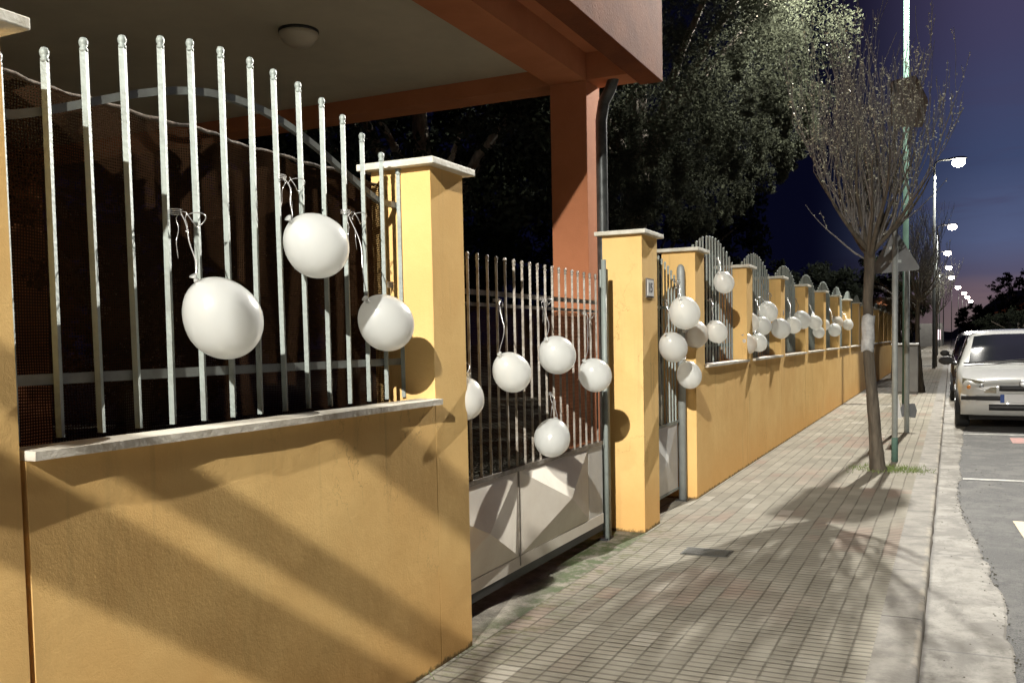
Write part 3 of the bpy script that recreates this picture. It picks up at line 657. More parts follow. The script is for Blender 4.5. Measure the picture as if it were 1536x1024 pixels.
# ------------------------------------------------------------------ trees
def tree_trunk(m, base, pts, rads, n=14):
    m.tube(pts, rads, n)
def bare_tree(loc, label, seed, top=2.9, spread=.85, nb=26, fork=2.22, mt=None, mb=None):
    r = random.Random(seed); t = thing('street_tree', label, 'tree', loc, group='bare street trees on the pavement')
    m = MB()
    path = [(0, 0, -.03), (-.012, 0, .05), (-.03, 0, .3), (-.06, .01, .7), (-.10, .0, 1.2), (-.105, 0, 1.7), (-.09, .0, 2.0), (-.085, 0, fork)]
    rad = [.088, .078, .064, .057, .052, .049, .050, .052]
    P = []; Rr = []
    for i in range(len(path) - 1):
        for k in range(4):
            u = k / 4; P.append(Vector(path[i]).lerp(Vector(path[i + 1]), u) + Vector((r.gauss(0, .0015), r.gauss(0, .0015), 0))); Rr.append((rad[i] * (1 - u) + rad[i + 1] * u) * r.uniform(.96, 1.05))
    P.append(Vector(path[-1])); Rr.append(rad[-1] * .8)
    m.tube(P, Rr, 14); m.build('trunk', M['bark'], t)
    limbs = MB(); tw = MB(); bud = MB(); F = Vector((-.085, 0, fork))
    def addbud(p, s):
        b = len(bud.v); a = Vector((r.gauss(0, 1), r.gauss(0, 1), r.gauss(0, 1) + .8)).normalized(); u = a.orthogonal().normalized(); w = a.cross(u)
        bud.v += [tuple(p - a * s), tuple(p + u * s * .6), tuple(p + w * s * .6), tuple(p - (u + w) * s * .5), tuple(p + a * s * 1.4)]
        for q in ((0, 2, 1), (0, 3, 2), (0, 1, 3), (4, 1, 2), (4, 2, 3), (4, 3, 1)): bud.face([b + k for k in q])
    def shoot(p, d, L, r0, depth, up):
        n_ = max(4, int(L / .11)); pts = [p]; q = p.copy(); dd = d.copy()
        for k in range(n_):
            dd = (dd + Vector((r.gauss(0, .07), r.gauss(0, .07), up + r.gauss(0, .05)))).normalized(); q = q + dd * (L / n_); pts.append(q.copy())
        rr = [max(.0034 if depth < 2 else .0026, r0 * (1 - .85 * k / n_)) for k in range(n_ + 1)]
        (limbs if depth == 0 else tw).tube(pts, rr, 8 if depth == 0 else (5 if depth == 1 else 3), cap=False)
        if depth >= 1:
            for k in range(1, n_ + 1):
                for _ in range(3 if depth == 1 else 4):
                    if r.random() < .20:
                        a = pts[k - 1].lerp(pts[k], r.random()); addbud(a + Vector((r.gauss(0, .008), r.gauss(0, .008), r.gauss(0, .008))), r.uniform(.005, .0135))
        if depth < 3:
            cnt = (9, 5, 1)[depth]
            for _ in range(cnt):
                k = r.randint(1 if depth == 0 else 2, n_) if depth < 2 else r.randint(1, n_ - 1)
                a = r.uniform(0, 2 * math.pi); out = Vector((math.cos(a), math.sin(a), 1.1)).normalized()
                shoot(pts[k].copy(), (dd * .35 + out * .5 + Vector((0, 0, .55))).normalized(), L * r.uniform(.5, 1.05 if depth == 0 else .8) * (.35 if depth == 2 else 1), rr[k] * .62, depth + 1, .06)
    for k in range(12):
        a = 2 * math.pi * k / 12 + r.uniform(-.2, .2); el = r.uniform(.6, 1.05) if k % 3 else 2.2
        d = Vector((math.cos(a), math.sin(a), el)).normalized()
        shoot(F + Vector((0, 0, r.uniform(-.14, .02))), d, r.uniform(1.0, 1.45) * spread, .027, 0, .085)
    # long low outliers
    shoot(F + Vector((-.05, 0, -.1)), Vector((-1, -.1, .62)).normalized(), .95 * spread, .012, 2, .03)
    shoot(F + Vector((.05, .0, .1)), Vector((1, .1, .6)).normalized(), 1.0 * spread, .012, 2, .06)
    limbs.build('limbs', M['bark'], t); tw.build('twigs', M['twig'], t); bud.build('buds', M['bud'], t)
    return t
tr1 = bare_tree((-.656, 9.89, 0), 'nearest bare street tree with pale buds and a notice on its trunk', 5)
tr2 = bare_tree((-.62, 23.6, 0), 'second bare street tree farther along the pavement', 11, spread=.75)
dup(tr2, (-.60, 41.5, 0), 'third bare street tree far along the pavement', 2.)
# notice round the trunk
m = MB(); r_ = .056
for i in range(13):
    a = R(-150 + i * 12)
    for k in range(9):
        z = 1.20 + .36 * k / 8; rr = r_ + .004 + .004 * math.sin(a * 9 + z * 30) + .006 * (i in (0, 12))
        m.v.append((-.104 + .0 + math.cos(a) * rr + .015 * (z - 1.4), math.sin(a) * rr, z + .012 * math.sin(a * 3)))
for i in range(12):
    for k in range(8): a = i * 9 + k; m.face([a, a + 1, a + 10, a + 9], True)
pn = m.build('paper_notice', M['paper'], None, (-.656, 9.89, 0)); tag(pn, 'crumpled white notice wrapped round the nearest tree trunk', 'notice')
so2 = pn.modifiers.new('solid', 'SOLIDIFY'); so2.thickness = .0012
# weeds at the trunk
m = MB()
for _ in range(900):
    x = rng.gauss(-.52, .20); y = rng.gauss(9.98, .13)
    if abs(x + .55) > .42: continue
    h = rng.uniform(.008, .045); a = rng.uniform(0, 6.28); w = .004; b = len(m.v)
    lx, ly = rng.gauss(0, .018), rng.gauss(0, .018)
    m.v += [(x - w * math.cos(a), y - w * math.sin(a), .0), (x + w * math.cos(a), y + w * math.sin(a), .0), (x + lx, y + ly, h)]; m.face([b, b + 1, b + 2])
for _ in range(700):
    x = -1.955 + abs(rng.gauss(0, .022)); y = rng.uniform(1, 30)
    if 3.6 < y < 7.7: continue
    h = rng.uniform(.004, .022); b = len(m.v); w = .004
    m.v += [(x, y - w, 0.), (x, y + w, 0.), (x + rng.gauss(0, .01), y, h)]; m.face([b, b + 1, b + 2])
tag(m.build('weeds', M['weed']), 'small green weeds round the tree and along the wall foot', kind='stuff')

def evergreen(loc, label, rads, height, nclump, seed, m_='leaf', per=55, ll=.06, lean=(0, 0), low=.15, thin=False):
    r = random.Random(seed); t = thing('evergreen_tree', label, 'tree', loc, group='evergreen trees behind the fence')
    cz = height - rads[2]; cl = []
    while len(cl) < nclump:
        d = Vector((r.gauss(0, 1), r.gauss(0, 1), r.gauss(0, 1))).normalized(); q = r.uniform(.35, 1.) ** .5
        # lobed outline
        lob = 1 + .10 * math.sin(d.x * 5 + seed) * math.cos(d.y * 4) + .08 * math.sin(d.z * 9 + seed * 2)
        p = Vector((d.x * rads[0], d.y * rads[1], d.z * rads[2])) * q * lob
        cl.append((p.x + lean[0], p.y + lean[1], p.z + cz, r.uniform(.22, .48)))
    for _ in range(nclump // 12):   # hanging sprays under the crown
        a = r.uniform(0, 6.28); q = r.uniform(.3, .9)
        for k in range(3): cl.append((math.cos(a) * rads[0] * q + lean[0], math.sin(a) * rads[1] * q + lean[1], cz - rads[2] * math.sqrt(1 - q * q) - .05 - k * .16, .16 - k * .03))
    quads_obj('crown', foliage(cl, None, None, per, seed, ll, ll * .36), M[m_], t)
    tm = MB(); top = Vector((lean[0] * .8, lean[1] * .8, cz + rads[2] * .3)); mid = Vector((lean[0] * .35 + .2, lean[1] * .3, cz - rads[2] * .8))
    tm.tube([(0, 0, -.1), (0, 0, .3), tuple(mid), tuple(top)], [.34, .26, .2, .08], 12)
    for k in range(9):
        a = 6.28 * k / 9; e = Vector((math.cos(a) * rads[0] * .75 + lean[0], math.sin(a) * rads[1] * .75 + lean[1], cz + r.uniform(-.4, .4) * rads[2]))
        tm.tube([mid, mid.lerp(e, .5) + Vector((0, 0, .3)), e], [.11, .07, .02], 7)
    tm.build('trunk', M['bark'], t)
    return t
evergreen((-5.5, 16.2, -.05), 'big evergreen tree behind the fence, its leaves lit by the street lamp', (3.45, 3.4, 3.8), 11.1, 1900, 3, lean=(.5, 0), per=105, ll=.037)
evergreen((-7.6, 12.6, -.05), 'dark evergreen tree behind the porch column', (2.6, 2.6, 2.9), 8.0, 420, 8, 'darkleaf', ll=.075)
evergreen((-12.2, 17, -.05), 'dark evergreen tree seen between the railing and the porch ceiling', (4.2, 4, 4.2), 9.5, 520, 12, 'darkleaf', ll=.1)
evergreen((-10.5, 9.5, -.05), 'dark evergreen tree deep in the garden behind the near railing', (2.6, 2.6, 2.4), 5.6, 300, 15, 'darkleaf', ll=.09)
evergreen((-9.0, 27, -.05), 'dark evergreen tree far back in the garden', (4.5, 4, 3.6), 8.2, 420, 21, 'darkleaf', ll=.11)

# ------------------------------------------------------------------ sign poles
def pole(name, label, loc, h, r, m_, cat='pole'):
    t = thing(name, label, cat, loc)
    MB().tube([(0, 0, -.02), (0, 0, h)], r, 14).build('pole', m_, t)
    MB().lathe([(r * 1.05, h), (r * 1.02, h + .008), (.001, h + .012)], n=14).build('end_cap', M['dark'], t)
    return t
s1 = pole('sign_pole', 'grey sign pole beside the nearest tree with the back of a triangular sign', (-.545, 10.62, 0), 2.50, .030, M['galv'], 'sign pole')
# triangle sign, rounded corners, seen from its back
def round_poly(cs, r, n=5):
    out = []
    N = len(cs)
    for i in range(N):
        a, b, c = Vector(cs[i - 1]), Vector(cs[i]), Vector(cs[(i + 1) % N]); u = (a - b).normalized(); v = (c - b).normalized()
        for k in range(n + 1):
            t = k / n; p0 = b + u * r; p1 = b + v * r; out.append(tuple((1 - t) ** 2 * p0 + 2 * t * (1 - t) * b + t * t * p1))
    return out
tri = round_poly([(-.275, 0, -.01), (.255, 0, .015), (.0, 0, .46)], .05)
m = MB(); m.poly([(x, .036, z + 2.02) for x, _, z in tri], (0, .004, 0)); pa = m.build('warning_plate', M['signback'], s1, fix=True)
m = MB(); m.box(-.06, .06, .030, .0355, 2.12, 2.15); m.box(-.06, .06, .030, .0355, 2.26, 2.29); m.box(-.2, .2, .0415, .044, 2.03, 2.036); m.build('bracket', M['galv'], s1)
m = MB(); m.lathe([(.034, 0.), (.033, .22), (.031, .26)], n=12); m.build('base_sleeve', M['polegreen'], s1)
s2 = pole('sign_pole', 'shorter grey pole with a bent plate low down, behind the triangular sign', (-.557, 13.87, 0), 2.52, .034, M['galv'], 'sign pole')
m = MB(); m.poly([(-.13, .036, .22), (.11, .036, .20), (.13, .036, .30), (.10, .036, .40), (-.06, .036, .39)], (0, .004, 0)); m.build('bent_plate', M['signback'], s2, fix=True)
m = MB(); m.poly([(-.13, -.04, .2), (-.06, -.04, .2), (-.11, -.04, .52)], (0, .004, 0)); m.build('white_sticker', M['white'], s2, fix=True)
s3 = pole('sign_pole', 'tall thin sign pole with a brownish square plate high among the branches', (-.70, 13.55, 0), 4.72, .026, M['galv'], 'sign pole')
rp = round_poly([(-.20, 0, 4.16), (.20, 0, 4.10), (.27, 0, 4.45), (.12, 0, 4.80), (-.20, 0, 4.76)], .04)
m = MB(); m.poly([(x + .14, .03, z) for x, _, z in rp], (0, .004, 0)); m.build('square_plate', M['signdark'], s3, fix=True)
ub = thing('utility_cabinet', 'pale grey utility cabinet standing by the wall beyond the poles', 'cabinet', (-.90, 22.6, 0))
MB().box(-.32, .22, 0, .32, .05, 1.12).build('body', M['greywall'], ub, bevel=.01)
MB().box(-.34, .24, -.02, .34, 1.1205, 1.16).build('lid', M['white'], ub, bevel=.008)
MB().box(-.31, .21, .01, .31, -.01, .0495).build('plinth', M['greywall'], ub)

# unseen post added behind the camera: its blades stripe the foreground wall with shade
ds = thing('direction_sign', 'direction sign post with three blades beside the pavement behind the camera', 'sign', (-.86, -1.0, 0))
MB().tube([(0, 0, -.02), (0, 0, 3.42)], .03, 12).build('pole', M['galv'], ds)
for z0, z1, xa in ((3.14, 3.32, -.26), (2.73, 2.85, -.70), (2.45, 2.655, -.70)):
    MB().box(xa, -.031, .032, .040, z0, z1).build('blade', M['white'], ds, bevel=.001)

# ------------------------------------------------------------------ street lamps
LK = []
def street_lamp(px, y, hx, label, h=8.0, green=False, lens='lens', cone=None, power=0, cut=None, col=(1, .965, .875)):
    t = thing('street_lamp', label, 'street lamp', (px, y, 0), group='street lamps along the kerb')
    MB().tube([(0, 0, -.02), (0, 0, .6), (0, 0, h - .25)], [.065, .058, .045], 14).build('pole', M['polegreen'] if green else M['lamppole'], t)
    dx = hx - px
    arm = [(0, 0, h - .25), (0, 0, h + .02), (.06, 0, h + .14), (.20, 0, h + .20), (max(.25, dx - .3), 0, h + .20)]
    MB().tube(arm, .034, 10).build('arm', M['polegreen'] if green else M['lamppole'], t)
    m = MB()
    secs = [(dx - .34, .05, .04), (dx - .2, .09, .07), (dx + .0, .14, .09), (dx + .2, .13, .075), (dx + .32, .06, .03)]
    n = 14
    for sx, w, hh in secs:
        for k in range(n):
            a = 2 * math.pi * k / n; z = math.sin(a) * hh; m.v.append((sx, math.cos(a) * w, h + .20 + (z if z > 0 else z * .35)))
    for i in range(4):
        for k in range(n): m.face([i * n + k, i * n + (k + 1) % n, (i + 1) * n + (k + 1) % n, (i + 1) * n + k], True)
    m.face(list(range(n))); m.face(list(range(4 * n, 5 * n))[::-1])
    hd = m.build('lamp_head', M['lamphead'], t, fix=True)
    m = MB(); n = 18
    big = 1.1 + max(0, y - 30) * .005
    for ph in (80, 50, 25, 0, -25, -50, -75, -88):
        for k in range(n):
            a = 2 * math.pi * k / n; rr = math.cos(R(ph)); m.v.append((dx + .02 + .20 * rr * big * math.cos(a), .14 * rr * big * math.sin(a), h + .06 + .15 * big * math.sin(R(ph)) * (.6 if ph > 0 else 1)))
    for i in range(7):
        for k in range(n): m.face([i * n + k, i * n + (k + 1) % n, (i + 1) * n + (k + 1) % n, (i + 1) * n + k], True)
    m.face(list(range(n))); m.build('lamp_lens', M[lens], hd, fix=True)
    if power:
        L = bpy.data.lights.new('street_light', 'SPOT'); L.energy = power; L.shadow_soft_size = .07; L.color = col
        # street luminaires throw more light sideways than straight down
        L.use_nodes = True; ln = L.node_tree; lg = NG(ln); em = ln.nodes.get('Emission') or ln.nodes.new('ShaderNodeEmission')
        ge = ln.nodes.new('ShaderNodeNewGeometry'); sx = ln.nodes.new('ShaderNodeSeparateXYZ'); ln.links.new(ge.outputs['Incoming'], sx.inputs[0])
        cz_ = lg.m('ABSOLUTE', sx.outputs[2]); gn = lg.m('DIVIDE', 1., lg.m('ADD', lg.m('POWER', cz_, 2.2), .04))
        if cut: gn = lg.m('MULTIPLY', gn, lg.m('ADD', lg.m('MULTIPLY', lg.smooth(cz_, cut[0], cut[1]), 1 - cut[2]), cut[2]))   # cut-off optics
        ln.links.new(gn, em.inputs['Strength'])
        L.spot_size = R((cone or (0, 165))[1]); L.spot_blend = .12
        o = bpy.data.objects.new('light_source', L); COL.objects.link(o); o.parent = t; o.location = (dx, 0, h + .04 - .17 * big)
        tilt = (cone or (0, 165))[0]
        o.rotation_euler = (R(-tilt), 0, 0)   # tilt towards the camera
    return t
PW = 13000
street_lamp(-.66, -9.0, .85, 'street lamp behind the camera', power=2300, cut=(.24, .43, .13))
street_lamp(-.66, -33.0, .85, 'street lamp far behind the camera', power=700, cut=(.05, .16, .3))
street_lamp(-.80, 19.3, -.30, 'green street lamp behind the two sign poles, its head out of frame', h=9.1, green=True, power=3900, cone=(42, 134))
HE = [(.198, 39.7), (.002, 63.3), (-.333, 83.7), (-.28, 102.1), (-.04, 120.3), (.82, 146.9), (1.84, 169.5), (2.61, 188.7), (3.56, 212.8)]
for k, (hx, y) in enumerate(HE):
    street_lamp(hx - .82, y, hx, f'street lamp, {ORD[k]} of the visible lit ones down the road', h=7.85, lens='lens' if k == 0 else 'lensfar', power=900 if k < 4 else 0, cone=(0, 150))

# ------------------------------------------------------------------ cars
def car(loc, label, paint, detail=True):
    t = thing('parked_car', label, 'car', loc, group='cars parked along the kerb')
    # local: front at y=0, body to y=3.5, x from -.76 to .76, z above the road
    def top(y): return float(np.interp(y, [0, .04, .12, .45, .92, 1.02, 1.35, 1.66, 1.95, 2.5, 2.95, 3.2, 3.42, 3.5], [.66, .76, .80, .87, .945, .99, 1.24, 1.425, 1.50, 1.525, 1.49, 1.40, 1.0, .62]))
    def belt(y): return float(np.interp(y, [0, .1, .9, 1.05, 3.3, 3.5], [.58, .70, .90, .93, .99, .62]))
    def halfw(y): return float(np.interp(y, [0, .05, .16, .4, .8, 3.0, 3.35, 3.5], [.56, .64, .70, .745, .76, .755, .72, .60]))
    def bot(y): return float(np.interp(y, [0, .08, .3, 3.2, 3.5], [.27, .21, .19, .2, .33]))
    def ring(y):
        T, B, Wd, b = top(y), belt(y), halfw(y), bot(y); cab = T > B + .06
        wt = float(np.interp(y, [.95, 1.7, 2.6, 3.3, 3.5], [Wd * .86, .585, .575, .55, .5])) if cab else Wd * .80
        mid = (b + B) / 2
        return [(0, b), (Wd * .80, b), (Wd * .955, b + .05), (Wd * 1.0, mid), (Wd * .985, B - .05), (Wd * .95, B), ((Wd * .95 + wt) / 2 + .012, (B + T) / 2 if cab else B + (T - B) * .45), (wt, T - (.055 if cab else .025)), (wt * .72, T - .010), (0, T)]
    ysn = [0, .02, .05, .10, .16, .28, .45, .7, .92, 1.02, 1.18, 1.35, 1.52, 1.66, 1.8, 1.95, 2.2, 2.5, 2.75, 2.95, 3.1, 3.2, 3.32, 3.42, 3.48, 3.5]
    m = MB(); rings = []
    for y in ysn:
        rg = ring(y); full = [(x, z) for x, z in rg] + [(-x, z) for x, z in rg[-2:0:-1]]
        rings.append(full)
        for x, z in full: m.v.append((x, y, z))
    n = len(rings[0])
    for i in range(len(ysn) - 1):
        for k in range(n): m.face([i * n + k, i * n + (k + 1) % n, (i + 1) * n + (k + 1) % n, (i + 1) * n + k], True)
    m.face(list(range(n))); m.face(list(range((len(ysn) - 1) * n, len(ysn) * n))[::-1])
    body = m.build('body', paint, t, fix=True); ss = body.modifiers.new('sub', 'SUBSURF'); ss.levels = 1; ss.render_levels = 2
    # windscreen: patch following the shell, a few millimetres proud
    def patch(yr, f0, f1, N=10, Kx=10, off=.012):
        mm = MB()
        for i in range(N + 1):
            y = yr[0] + (yr[1] - yr[0]) * i / N; z = top(y); rg = ring(y); wt = rg[7][0]
            for k in range(Kx + 1):
                u = -1 + 2 * k / Kx; u = u * (f0 + (f1 - f0) * i / N); x = wt * u
                zz = z - .045 * abs(u) ** 3.0
                mm.v.append((x, y - off * .8, zz + off * .8))
        for i in range(N):
            for k in range(Kx): a = i * (Kx + 1) + k; mm.face([a, a + 1, a + Kx + 2, a + Kx + 1], True)
        return mm
    patch((1.05, 1.67), .93, .90).build('windscreen', M['glass'], t, fix=True)
    mm = MB(); mm.tube([(-.66, .99, .985), (0, .955, .992), (.66, .99, .985)], .014, 6); mm.tube([(-.3, .99, 1.0), (.25, 1.06, 1.05)], .007, 5); mm.tube([(.05, .99, 1.0), (.55, 1.07, 1.05)], .007, 5)
    mm.build('wipers', M['blackplastic'], t)
    for sg in (-1, 1):
        def side(y, f):   # point on the greenhouse side
            rg = ring(y); a, b = rg[5], rg[7]; return ((a[0] + (b[0] - a[0]) * f + .016) * sg, y, a[1] + (b[1] - a[1]) * f)
        for ya, yb, yc, yd in ((1.28, 2.12, 1.68, 2.12), (2.18, 2.95, 2.18, 2.9)):
            mm = MB(); mm.v = []
            for k in range(7):
                u = k / 6; mm.v += [side(ya + (yb - ya) * u, .10), side((ya + yc) / 2 + ((yb + yd) / 2 - (ya + yc) / 2) * u, .5), side(yc + (yd - yc) * u, .93)]
            for k in range(6):
                for j in range(2): a = k * 3 + j; mm.face([a, a + 1, a + 4, a + 3], True)
            mm.build('side_window', M['glass'], t, fix=True)
        # mirror
        mi = MB(); mi.lathe([(.001, -.075), (.05, -.065), (.07, -.02), (.072, .03), (.06, .05), (.001, .052)], c=(sg * .875, 1.30, 1.02), axis=(0, -1, .0), n=14)
        mi.v = [(sg * .875 + (x - sg * .875) * 1.3, y, z) for x, y, z in mi.v]
        mi.tube([(sg * .80, 1.32, .975), (sg * .74, 1.34, .96)], .022, 8); mi.build('wing_mirror', M['blackplastic'], t, fix=True)
        # wheels
        for yy in (.62, 2.92):
            w = MB(); cx = sg * .675
            w.lathe([(.16, -.085), (.255, -.085), (.28, -.06), (.285, -.02), (.285, .02), (.28, .06), (.255, .085), (.16, .085)], c=(cx, yy, .285), axis=(1, 0, 0), n=32)
            wh = w.build('wheel', M['rubber'], t)
            MB().lathe([(.001, .05), (.05, .055), (.10, .035), (.15, .06), (.172, .082), (.178, .088)][::1], c=(cx, yy, .285), axis=(sg, 0, 0), n=28).build('rim', M['rim'], wh, fix=True)
            ar = MB(); N = 22; c2 = sg * .72
            for k in range(N + 1):
                a = math.pi * (k / N) * 1.1 - .05 * math.pi
                for rr, xx in ((.30, sg * .70), (.335, sg * (.755 if yy > 1 else .755))):
                    ar.v.append((xx, yy + math.cos(a) * rr, .285 + math.sin(a) * rr))
            for k in range(N): a = 2 * k; ar.face([a, a + 1, a + 3, a + 2], True)
            ar.build('wheel_arch', M['blackplastic'], t, fix=True)
            wl = MB(); wl.lathe([(.001, 0), (.30, 0)], c=(sg * .762, yy, .285), axis=(sg, 0, 0), n=28)
        # door seam and handle, side trim
        mm = MB(); mm.box(sg * .745 - .02, sg * .745 + .024, .95, 2.95, .50, .55); mm.build('side_trim', M['blackplastic'], t, bevel=.006)
        mm = MB(); mm.box(sg * .75 - .012, sg * .75 + .026, 1.95, 2.09, .80, .825); mm.build('door_handle', M['blackplastic'], t, bevel=.006)
        # headlight following the nose
        hl = MB(); Nx, Nz = 8, 4
        for i in range(Nx + 1):
            u = i / Nx; x = .30 + .38 * u; yb = -.012 + .045 * u + .13 * max(0, (u - .55) / .45) ** 1.6
            zlo = .560 + .015 * u; zhi = .715 + .065 * u
            for k in range(Nz + 1):
                v = k / Nz; hl.v.append((sg * x, yb + .05 * v - .012 * math.sin(math.pi * v), zlo + (zhi - zlo) * v))
        for i in range(Nx):
            for k in range(Nz): a = i * (Nz + 1) + k; hl.face([a, a + 1, a + Nz + 2, a + Nz + 1], True)
        h_ = hl.build('headlight', M['lampglass'], t, fix=True)
        MB().lathe([(.001, .018), (.028, .012), (.036, 0.)], c=(sg * .60, .060, .645), axis=(sg * .4, -1, .2), n=16).build('indicator', M['orange'], h_, fix=True)
        MB().lathe([(.001, .020), (.035, .014), (.046, 0.)], c=(sg * .46, .030, .65), axis=(0, -1, .2), n=18).build('reflector', M['rim'], h_, fix=True)
    # bumper, strips, grilles
    def strip(name, z0, z1, xw, out, m_, N=18, parent=t):
        mm = MB()
        for k in range(N + 1):
            u = -1 + 2 * k / N; x = xw * u; yb = .005 + .11 * abs(u) ** 3.2 * (xw / .70) ** 2
            mm.v += [(x, yb - out, z0), (x, yb - out, z1), (x, yb + .06, z1 + .006), (x, yb + .06, z0 - .006)]
        for k in range(N):
            for j in range(4): a = k * 4; mm.face([a + j, a + (j + 1) % 4, a + 4 + (j + 1) % 4, a + 4 + j], j == 0)
        mm.face([0, 1, 2, 3]); mm.face([4 * N, 4 * N + 3, 4 * N + 2, 4 * N + 1])
        return mm.build(name, m_, parent, fix=True)
    strip('bumper', .235, .535, .70, .042, paint)
    strip('bumper_strip', .455, .515, .695, .052, M['blackplastic'])
    strip('lower_grille', .305, .395, .50, .050, M['dark'])
    strip('upper_grille', .59, .675, .27, .018, M['dark'])
    MB().lathe([(.052, 0), (.055, .008), (.045, .012), (.001, .014)], c=(0, -.012, .70), axis=(0, -1, .15), n=24).build('badge_disc', M['rim'], t, fix=True)
    pl = MB().box(-.26, .26, -.066, -.056, .425, .545).build('number_plate', M['white'], t)
    MB().box(-.26, -.215, -.069, -.0662, .425, .545).build('blue_band', M['blue'], pl)
    mm = MB(); mm.box(-.60, .60, .3, 3.2, .14, .24); mm.build('underbody', M['dark'], t)
    return t
c1_ = car((.97, 15.42, -.1), 'white hatchback parked at the kerb facing the camera', M['carpaint']); c1_.scale = (1.2, 1, 1)
car((.74, 21.6, -.1), 'dark red car parked behind the white hatchback', M['darkpaint'])

# ------------------------------------------------------------------ far background
pts = []
m = MB(); N = 60
for i in range(N + 1):
    x = -60 + 200 * i / N; y = 330 + 20 * math.sin(i * .4)
    h = 2 + 13 * math.exp(-((x - 26) / 14.) ** 2) + 9 * math.exp(-((x - 60) / 30.) ** 2) + 5 * math.exp(-((x - 12) / 5.) ** 2) + .6 * math.sin(i * 1.7) + .5 * math.sin(i * 3.1)
    m.v += [(x, y - 60, -.5), (x, y - 20, h * .7), (x, y, h), (x, y + 40, h * .4)]
for i in range(N):
    for k in range(3): a = i * 4 + k; m.face([a, a + 1, a + 5, a + 4], True)
tag(m.build('hills', M['hill'], fix=True), 'dark low hills at the end of the road', kind=S)
evergreen((7.9, 150, -.05), 'bare looking dark tree on the horizon right of the lamps', (3.0, 3, 3.2), 10.2, 150, 31, 'darkleaf', per=22, ll=.22)
evergreen((3.4, 165, -.05), 'low dark rounded tree at the end of the lamp row', (3.0, 3, 2.6), 6.2, 150, 33, 'darkleaf', per=40, ll=.22)
evergreen((12.5, 120, -.05), 'dark bushy tree at the right edge beyond the cars', (5.0, 4, 2.6), 5.6, 260, 35, 'darkleaf', per=40, ll=.2)
evergreen((5.5, 95, -.05), 'dark hedge like tree beyond the white car', (3.2, 3, 1.8), 3.6, 200, 37, 'darkleaf', per=40, ll=.16)
evergreen((-5.6, 46, -.05), 'dark evergreen tree beyond the far end of the fence', (2.2, 3, 2.0), 4.9, 260, 39, 'darkleaf', ll=.12)
evergreen((-3.6, 62, -.05), 'dark evergreen tree beside the distant pavement', (2.2, 3, 2.8), 6.4, 240, 41, 'darkleaf', ll=.14)
# palm behind the fence end
pm = thing('palm_tree', 'small palm with dry drooping fronds beside the far pavement', 'palm', (-1.55, 31, -.05))
m = MB(); m.tube([(0, 0, 0), (.02, 0, 1.2), (0, 0, 2.5)], [.16, .13, .11], 12); m.build('trunk', M['bark'], pm)
m = MB()
for k in range(46):
    a = rng.uniform(0, 6.28); el = rng.uniform(-.9, 1.2); L = rng.uniform(.8, 1.25); d = Vector((math.cos(a) * math.cos(el), math.sin(a) * math.cos(el), math.sin(el))); p = Vector((0, 0, 2.5)); pts = [p]
    for j in range(8):
        d = (d + Vector((0, 0, -.16))).normalized(); p = p + d * L / 8; pts.append(p)
    for j in range(8):
        tdir = (pts[j + 1] - pts[j]).normalized(); sd = tdir.cross(Vector((0, 0, 1))).normalized()
        for q in range(3):
            c = pts[j].lerp(pts[j + 1], q / 3.)
            for s_ in (-1, 1):
                b = len(m.v); e = c + sd * s_ * .22 * (1 - j / 12) + tdir * .10 + Vector((0, 0, -.12)); m.v += [tuple(c), tuple(c + tdir * .022), tuple(e)]; m.face([b, b + 1, b + 2])
m.build('fronds', M['palm'], pm)
# distant buildings with a few lit windows
for (x, y, w, d_, h, lab, mm_) in ((-7, 108, 5.4, 8, 4.6, 'far pale building with a pink lit shop window', 'shopglow'), (-8.5, 70, 5, 9, 3.6, 'low dark house beyond the end of the fence', 'warmglow'), (13, 190, 12, 8, 5, 'long low building under the hills', 'warmglow')):
    t = thing('house', lab, 'building', (x, y, -.1))
    MB().box(-w / 2, w / 2, 0, d_, 0, h).build('wall', M['greywall'], t)
    m = MB(); m.poly([(-w / 2 - .3, -.3, h), (w / 2 + .3, -.3, h), (0, -.3, h + w * .18)], (0, d_ + .6, 0)); m.build('roof', M['terracotta'], t, fix=True)
    for q in range(2):
        fr = MB().box(w / 2 - 1.6 - q * 1.8, w / 2 - .5 - q * 1.8, -.03, -.005, 1.0, 2.3).build('window', M['dark'], t)
        MB().box(w / 2 - 1.5 - q * 1.8, w / 2 - .6 - q * 1.8, -.05, -.032, 1.1, 2.2).build('pane', M[mm_] if q == 0 else M['glass'], fr)
bx = [(-1.5, 128, 'lit shop sign, pink, low at the far end of the pavement'), (-.9, 112, 'lit white kiosk front at the far end of the pavement')]
for x, y, lab in bx:
    t = thing('lit_kiosk', lab, 'kiosk', (x - 1.2, y, -.1))
    MB().box(-1.2, 1.2, 0, 2, 0, 2.6).build('cabin', M['greywall'], t)
    MB().box(.3, 1.0, -.05, -.01, .8, 1.9).build('front', M['shopglow'], t)

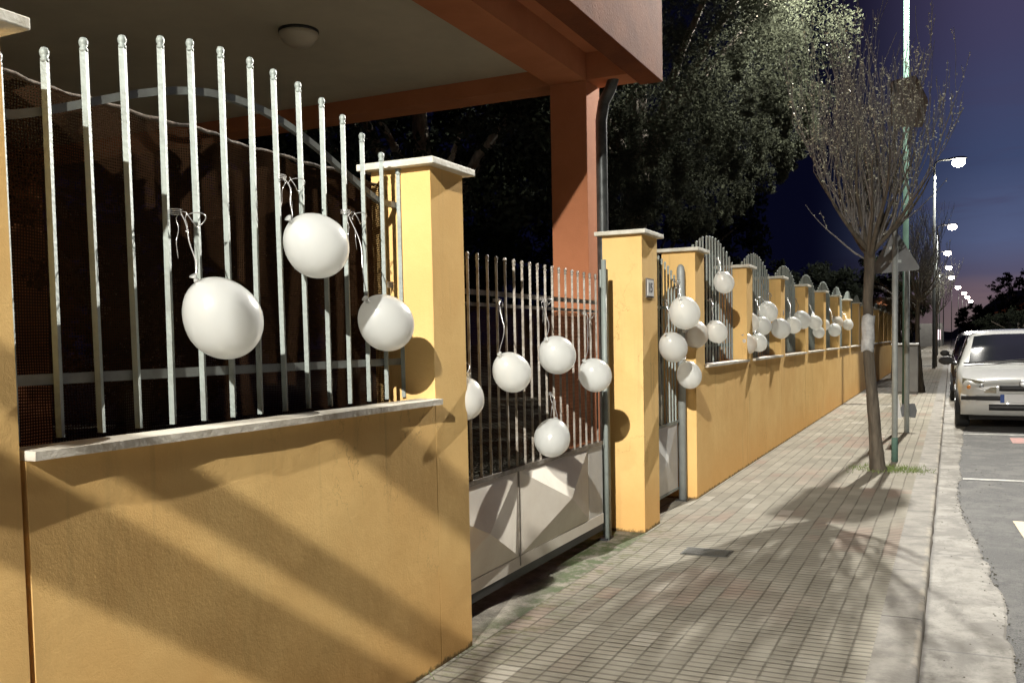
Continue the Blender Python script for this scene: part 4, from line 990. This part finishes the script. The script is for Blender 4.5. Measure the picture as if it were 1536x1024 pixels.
# ------------------------------------------------------------------ sky
w = bpy.data.worlds.new('World'); scene.world = w; w.use_nodes = True; nt = w.node_tree; G = NG(nt)
bg = nt.nodes['Background']; tc = nt.nodes.new('ShaderNodeTexCoord'); sp = nt.nodes.new('ShaderNodeSeparateXYZ'); nt.links.new(tc.outputs['Generated'], sp.inputs[0])
X, Y, Z = sp.outputs
el = G.m('ARCSINE', Z); az = G.m('ARCTAN2', X, Y)      # radians
elp = G.m('ADD', el, G.m('MULTIPLY', G.m('SUBTRACT', G.noise(G.comb(G.m('MULTIPLY', az, 2.), 0., G.m('MULTIPLY', el, 14.)), 2.2, 4), .5), .03))
rp_ = nt.nodes.new('ShaderNodeValToRGB'); nt.links.new(G.smooth(elp, 0., .45), rp_.inputs[0])
cr = rp_.color_ramp; cr.elements[0].position = 0; cr.elements[0].color = (.095, .068, .068, 1); cr.elements[1].position = 1; cr.elements[1].color = (.030, .022, .048, 1)
for p_, c_ in ((.018, (.080, .055, .066)), (.045, (.045, .042, .072)), (.10, (.042, .053, .102)), (.30, (.023, .032, .070)), (.6, (.025, .025, .056))):
    e = cr.elements.new(p_); e.color = (*c_, 1)
band = G.m('MULTIPLY', G.smooth(G.noise(G.comb(G.m('MULTIPLY', az, 3.), 1.7, G.m('MULTIPLY', el, 26.)), 1.6, 4), .48, .66), G.m('SUBTRACT', 1., G.smooth(el, .10, .30)))
c = G.mix(G.m('MULTIPLY', band, .5), rp_.outputs[0], (.028, .022, .045))
dk = G.m('MULTIPLY', G.smooth(az, -.135, .055), G.m('SUBTRACT', 1., G.smooth(G.m('ABSOLUTE', G.m('SUBTRACT', az, .25)), .4, 1.1)))
c = G.mix(1., c, (1.3, 1.3, 1.3), 'MULTIPLY')
c = G.mix(dk, (.0012, .0014, .0060), c)
nt.links.new(c, bg.inputs['Color']); bg.inputs['Strength'].default_value = 1.0

# ------------------------------------------------------------------ camera
def rot(yaw, pitch, roll):
    f = Vector((-math.sin(yaw) * math.cos(pitch), math.cos(yaw) * math.cos(pitch), -math.sin(pitch)))
    r = Vector((math.cos(yaw), math.sin(yaw), 0)); u = r.cross(f)
    return math.cos(roll) * r + math.sin(roll) * u, -math.sin(roll) * r + math.cos(roll) * u, f
r, u, f = rot(R(25.246), R(2.972), R(-1.1126))
cam = bpy.data.cameras.new('camera'); co = bpy.data.objects.new('camera', cam); COL.objects.link(co)
co.matrix_world = Matrix(((r.x, u.x, -f.x, 0), (r.y, u.y, -f.y, 0), (r.z, u.z, -f.z, 1.36), (0, 0, 0, 1)))
cam.sensor_width = 36; cam.lens = 1383.5 / 1536 * 36; cam.shift_x = -7.4 / 1536; cam.shift_y = 72.4 / 1536
cam.clip_start = .05; cam.clip_end = 1200
scene.camera = co
scene.view_settings.view_transform = 'Standard'; scene.view_settings.look = 'None'; scene.view_settings.gamma = 1
scene.view_settings.exposure = .66
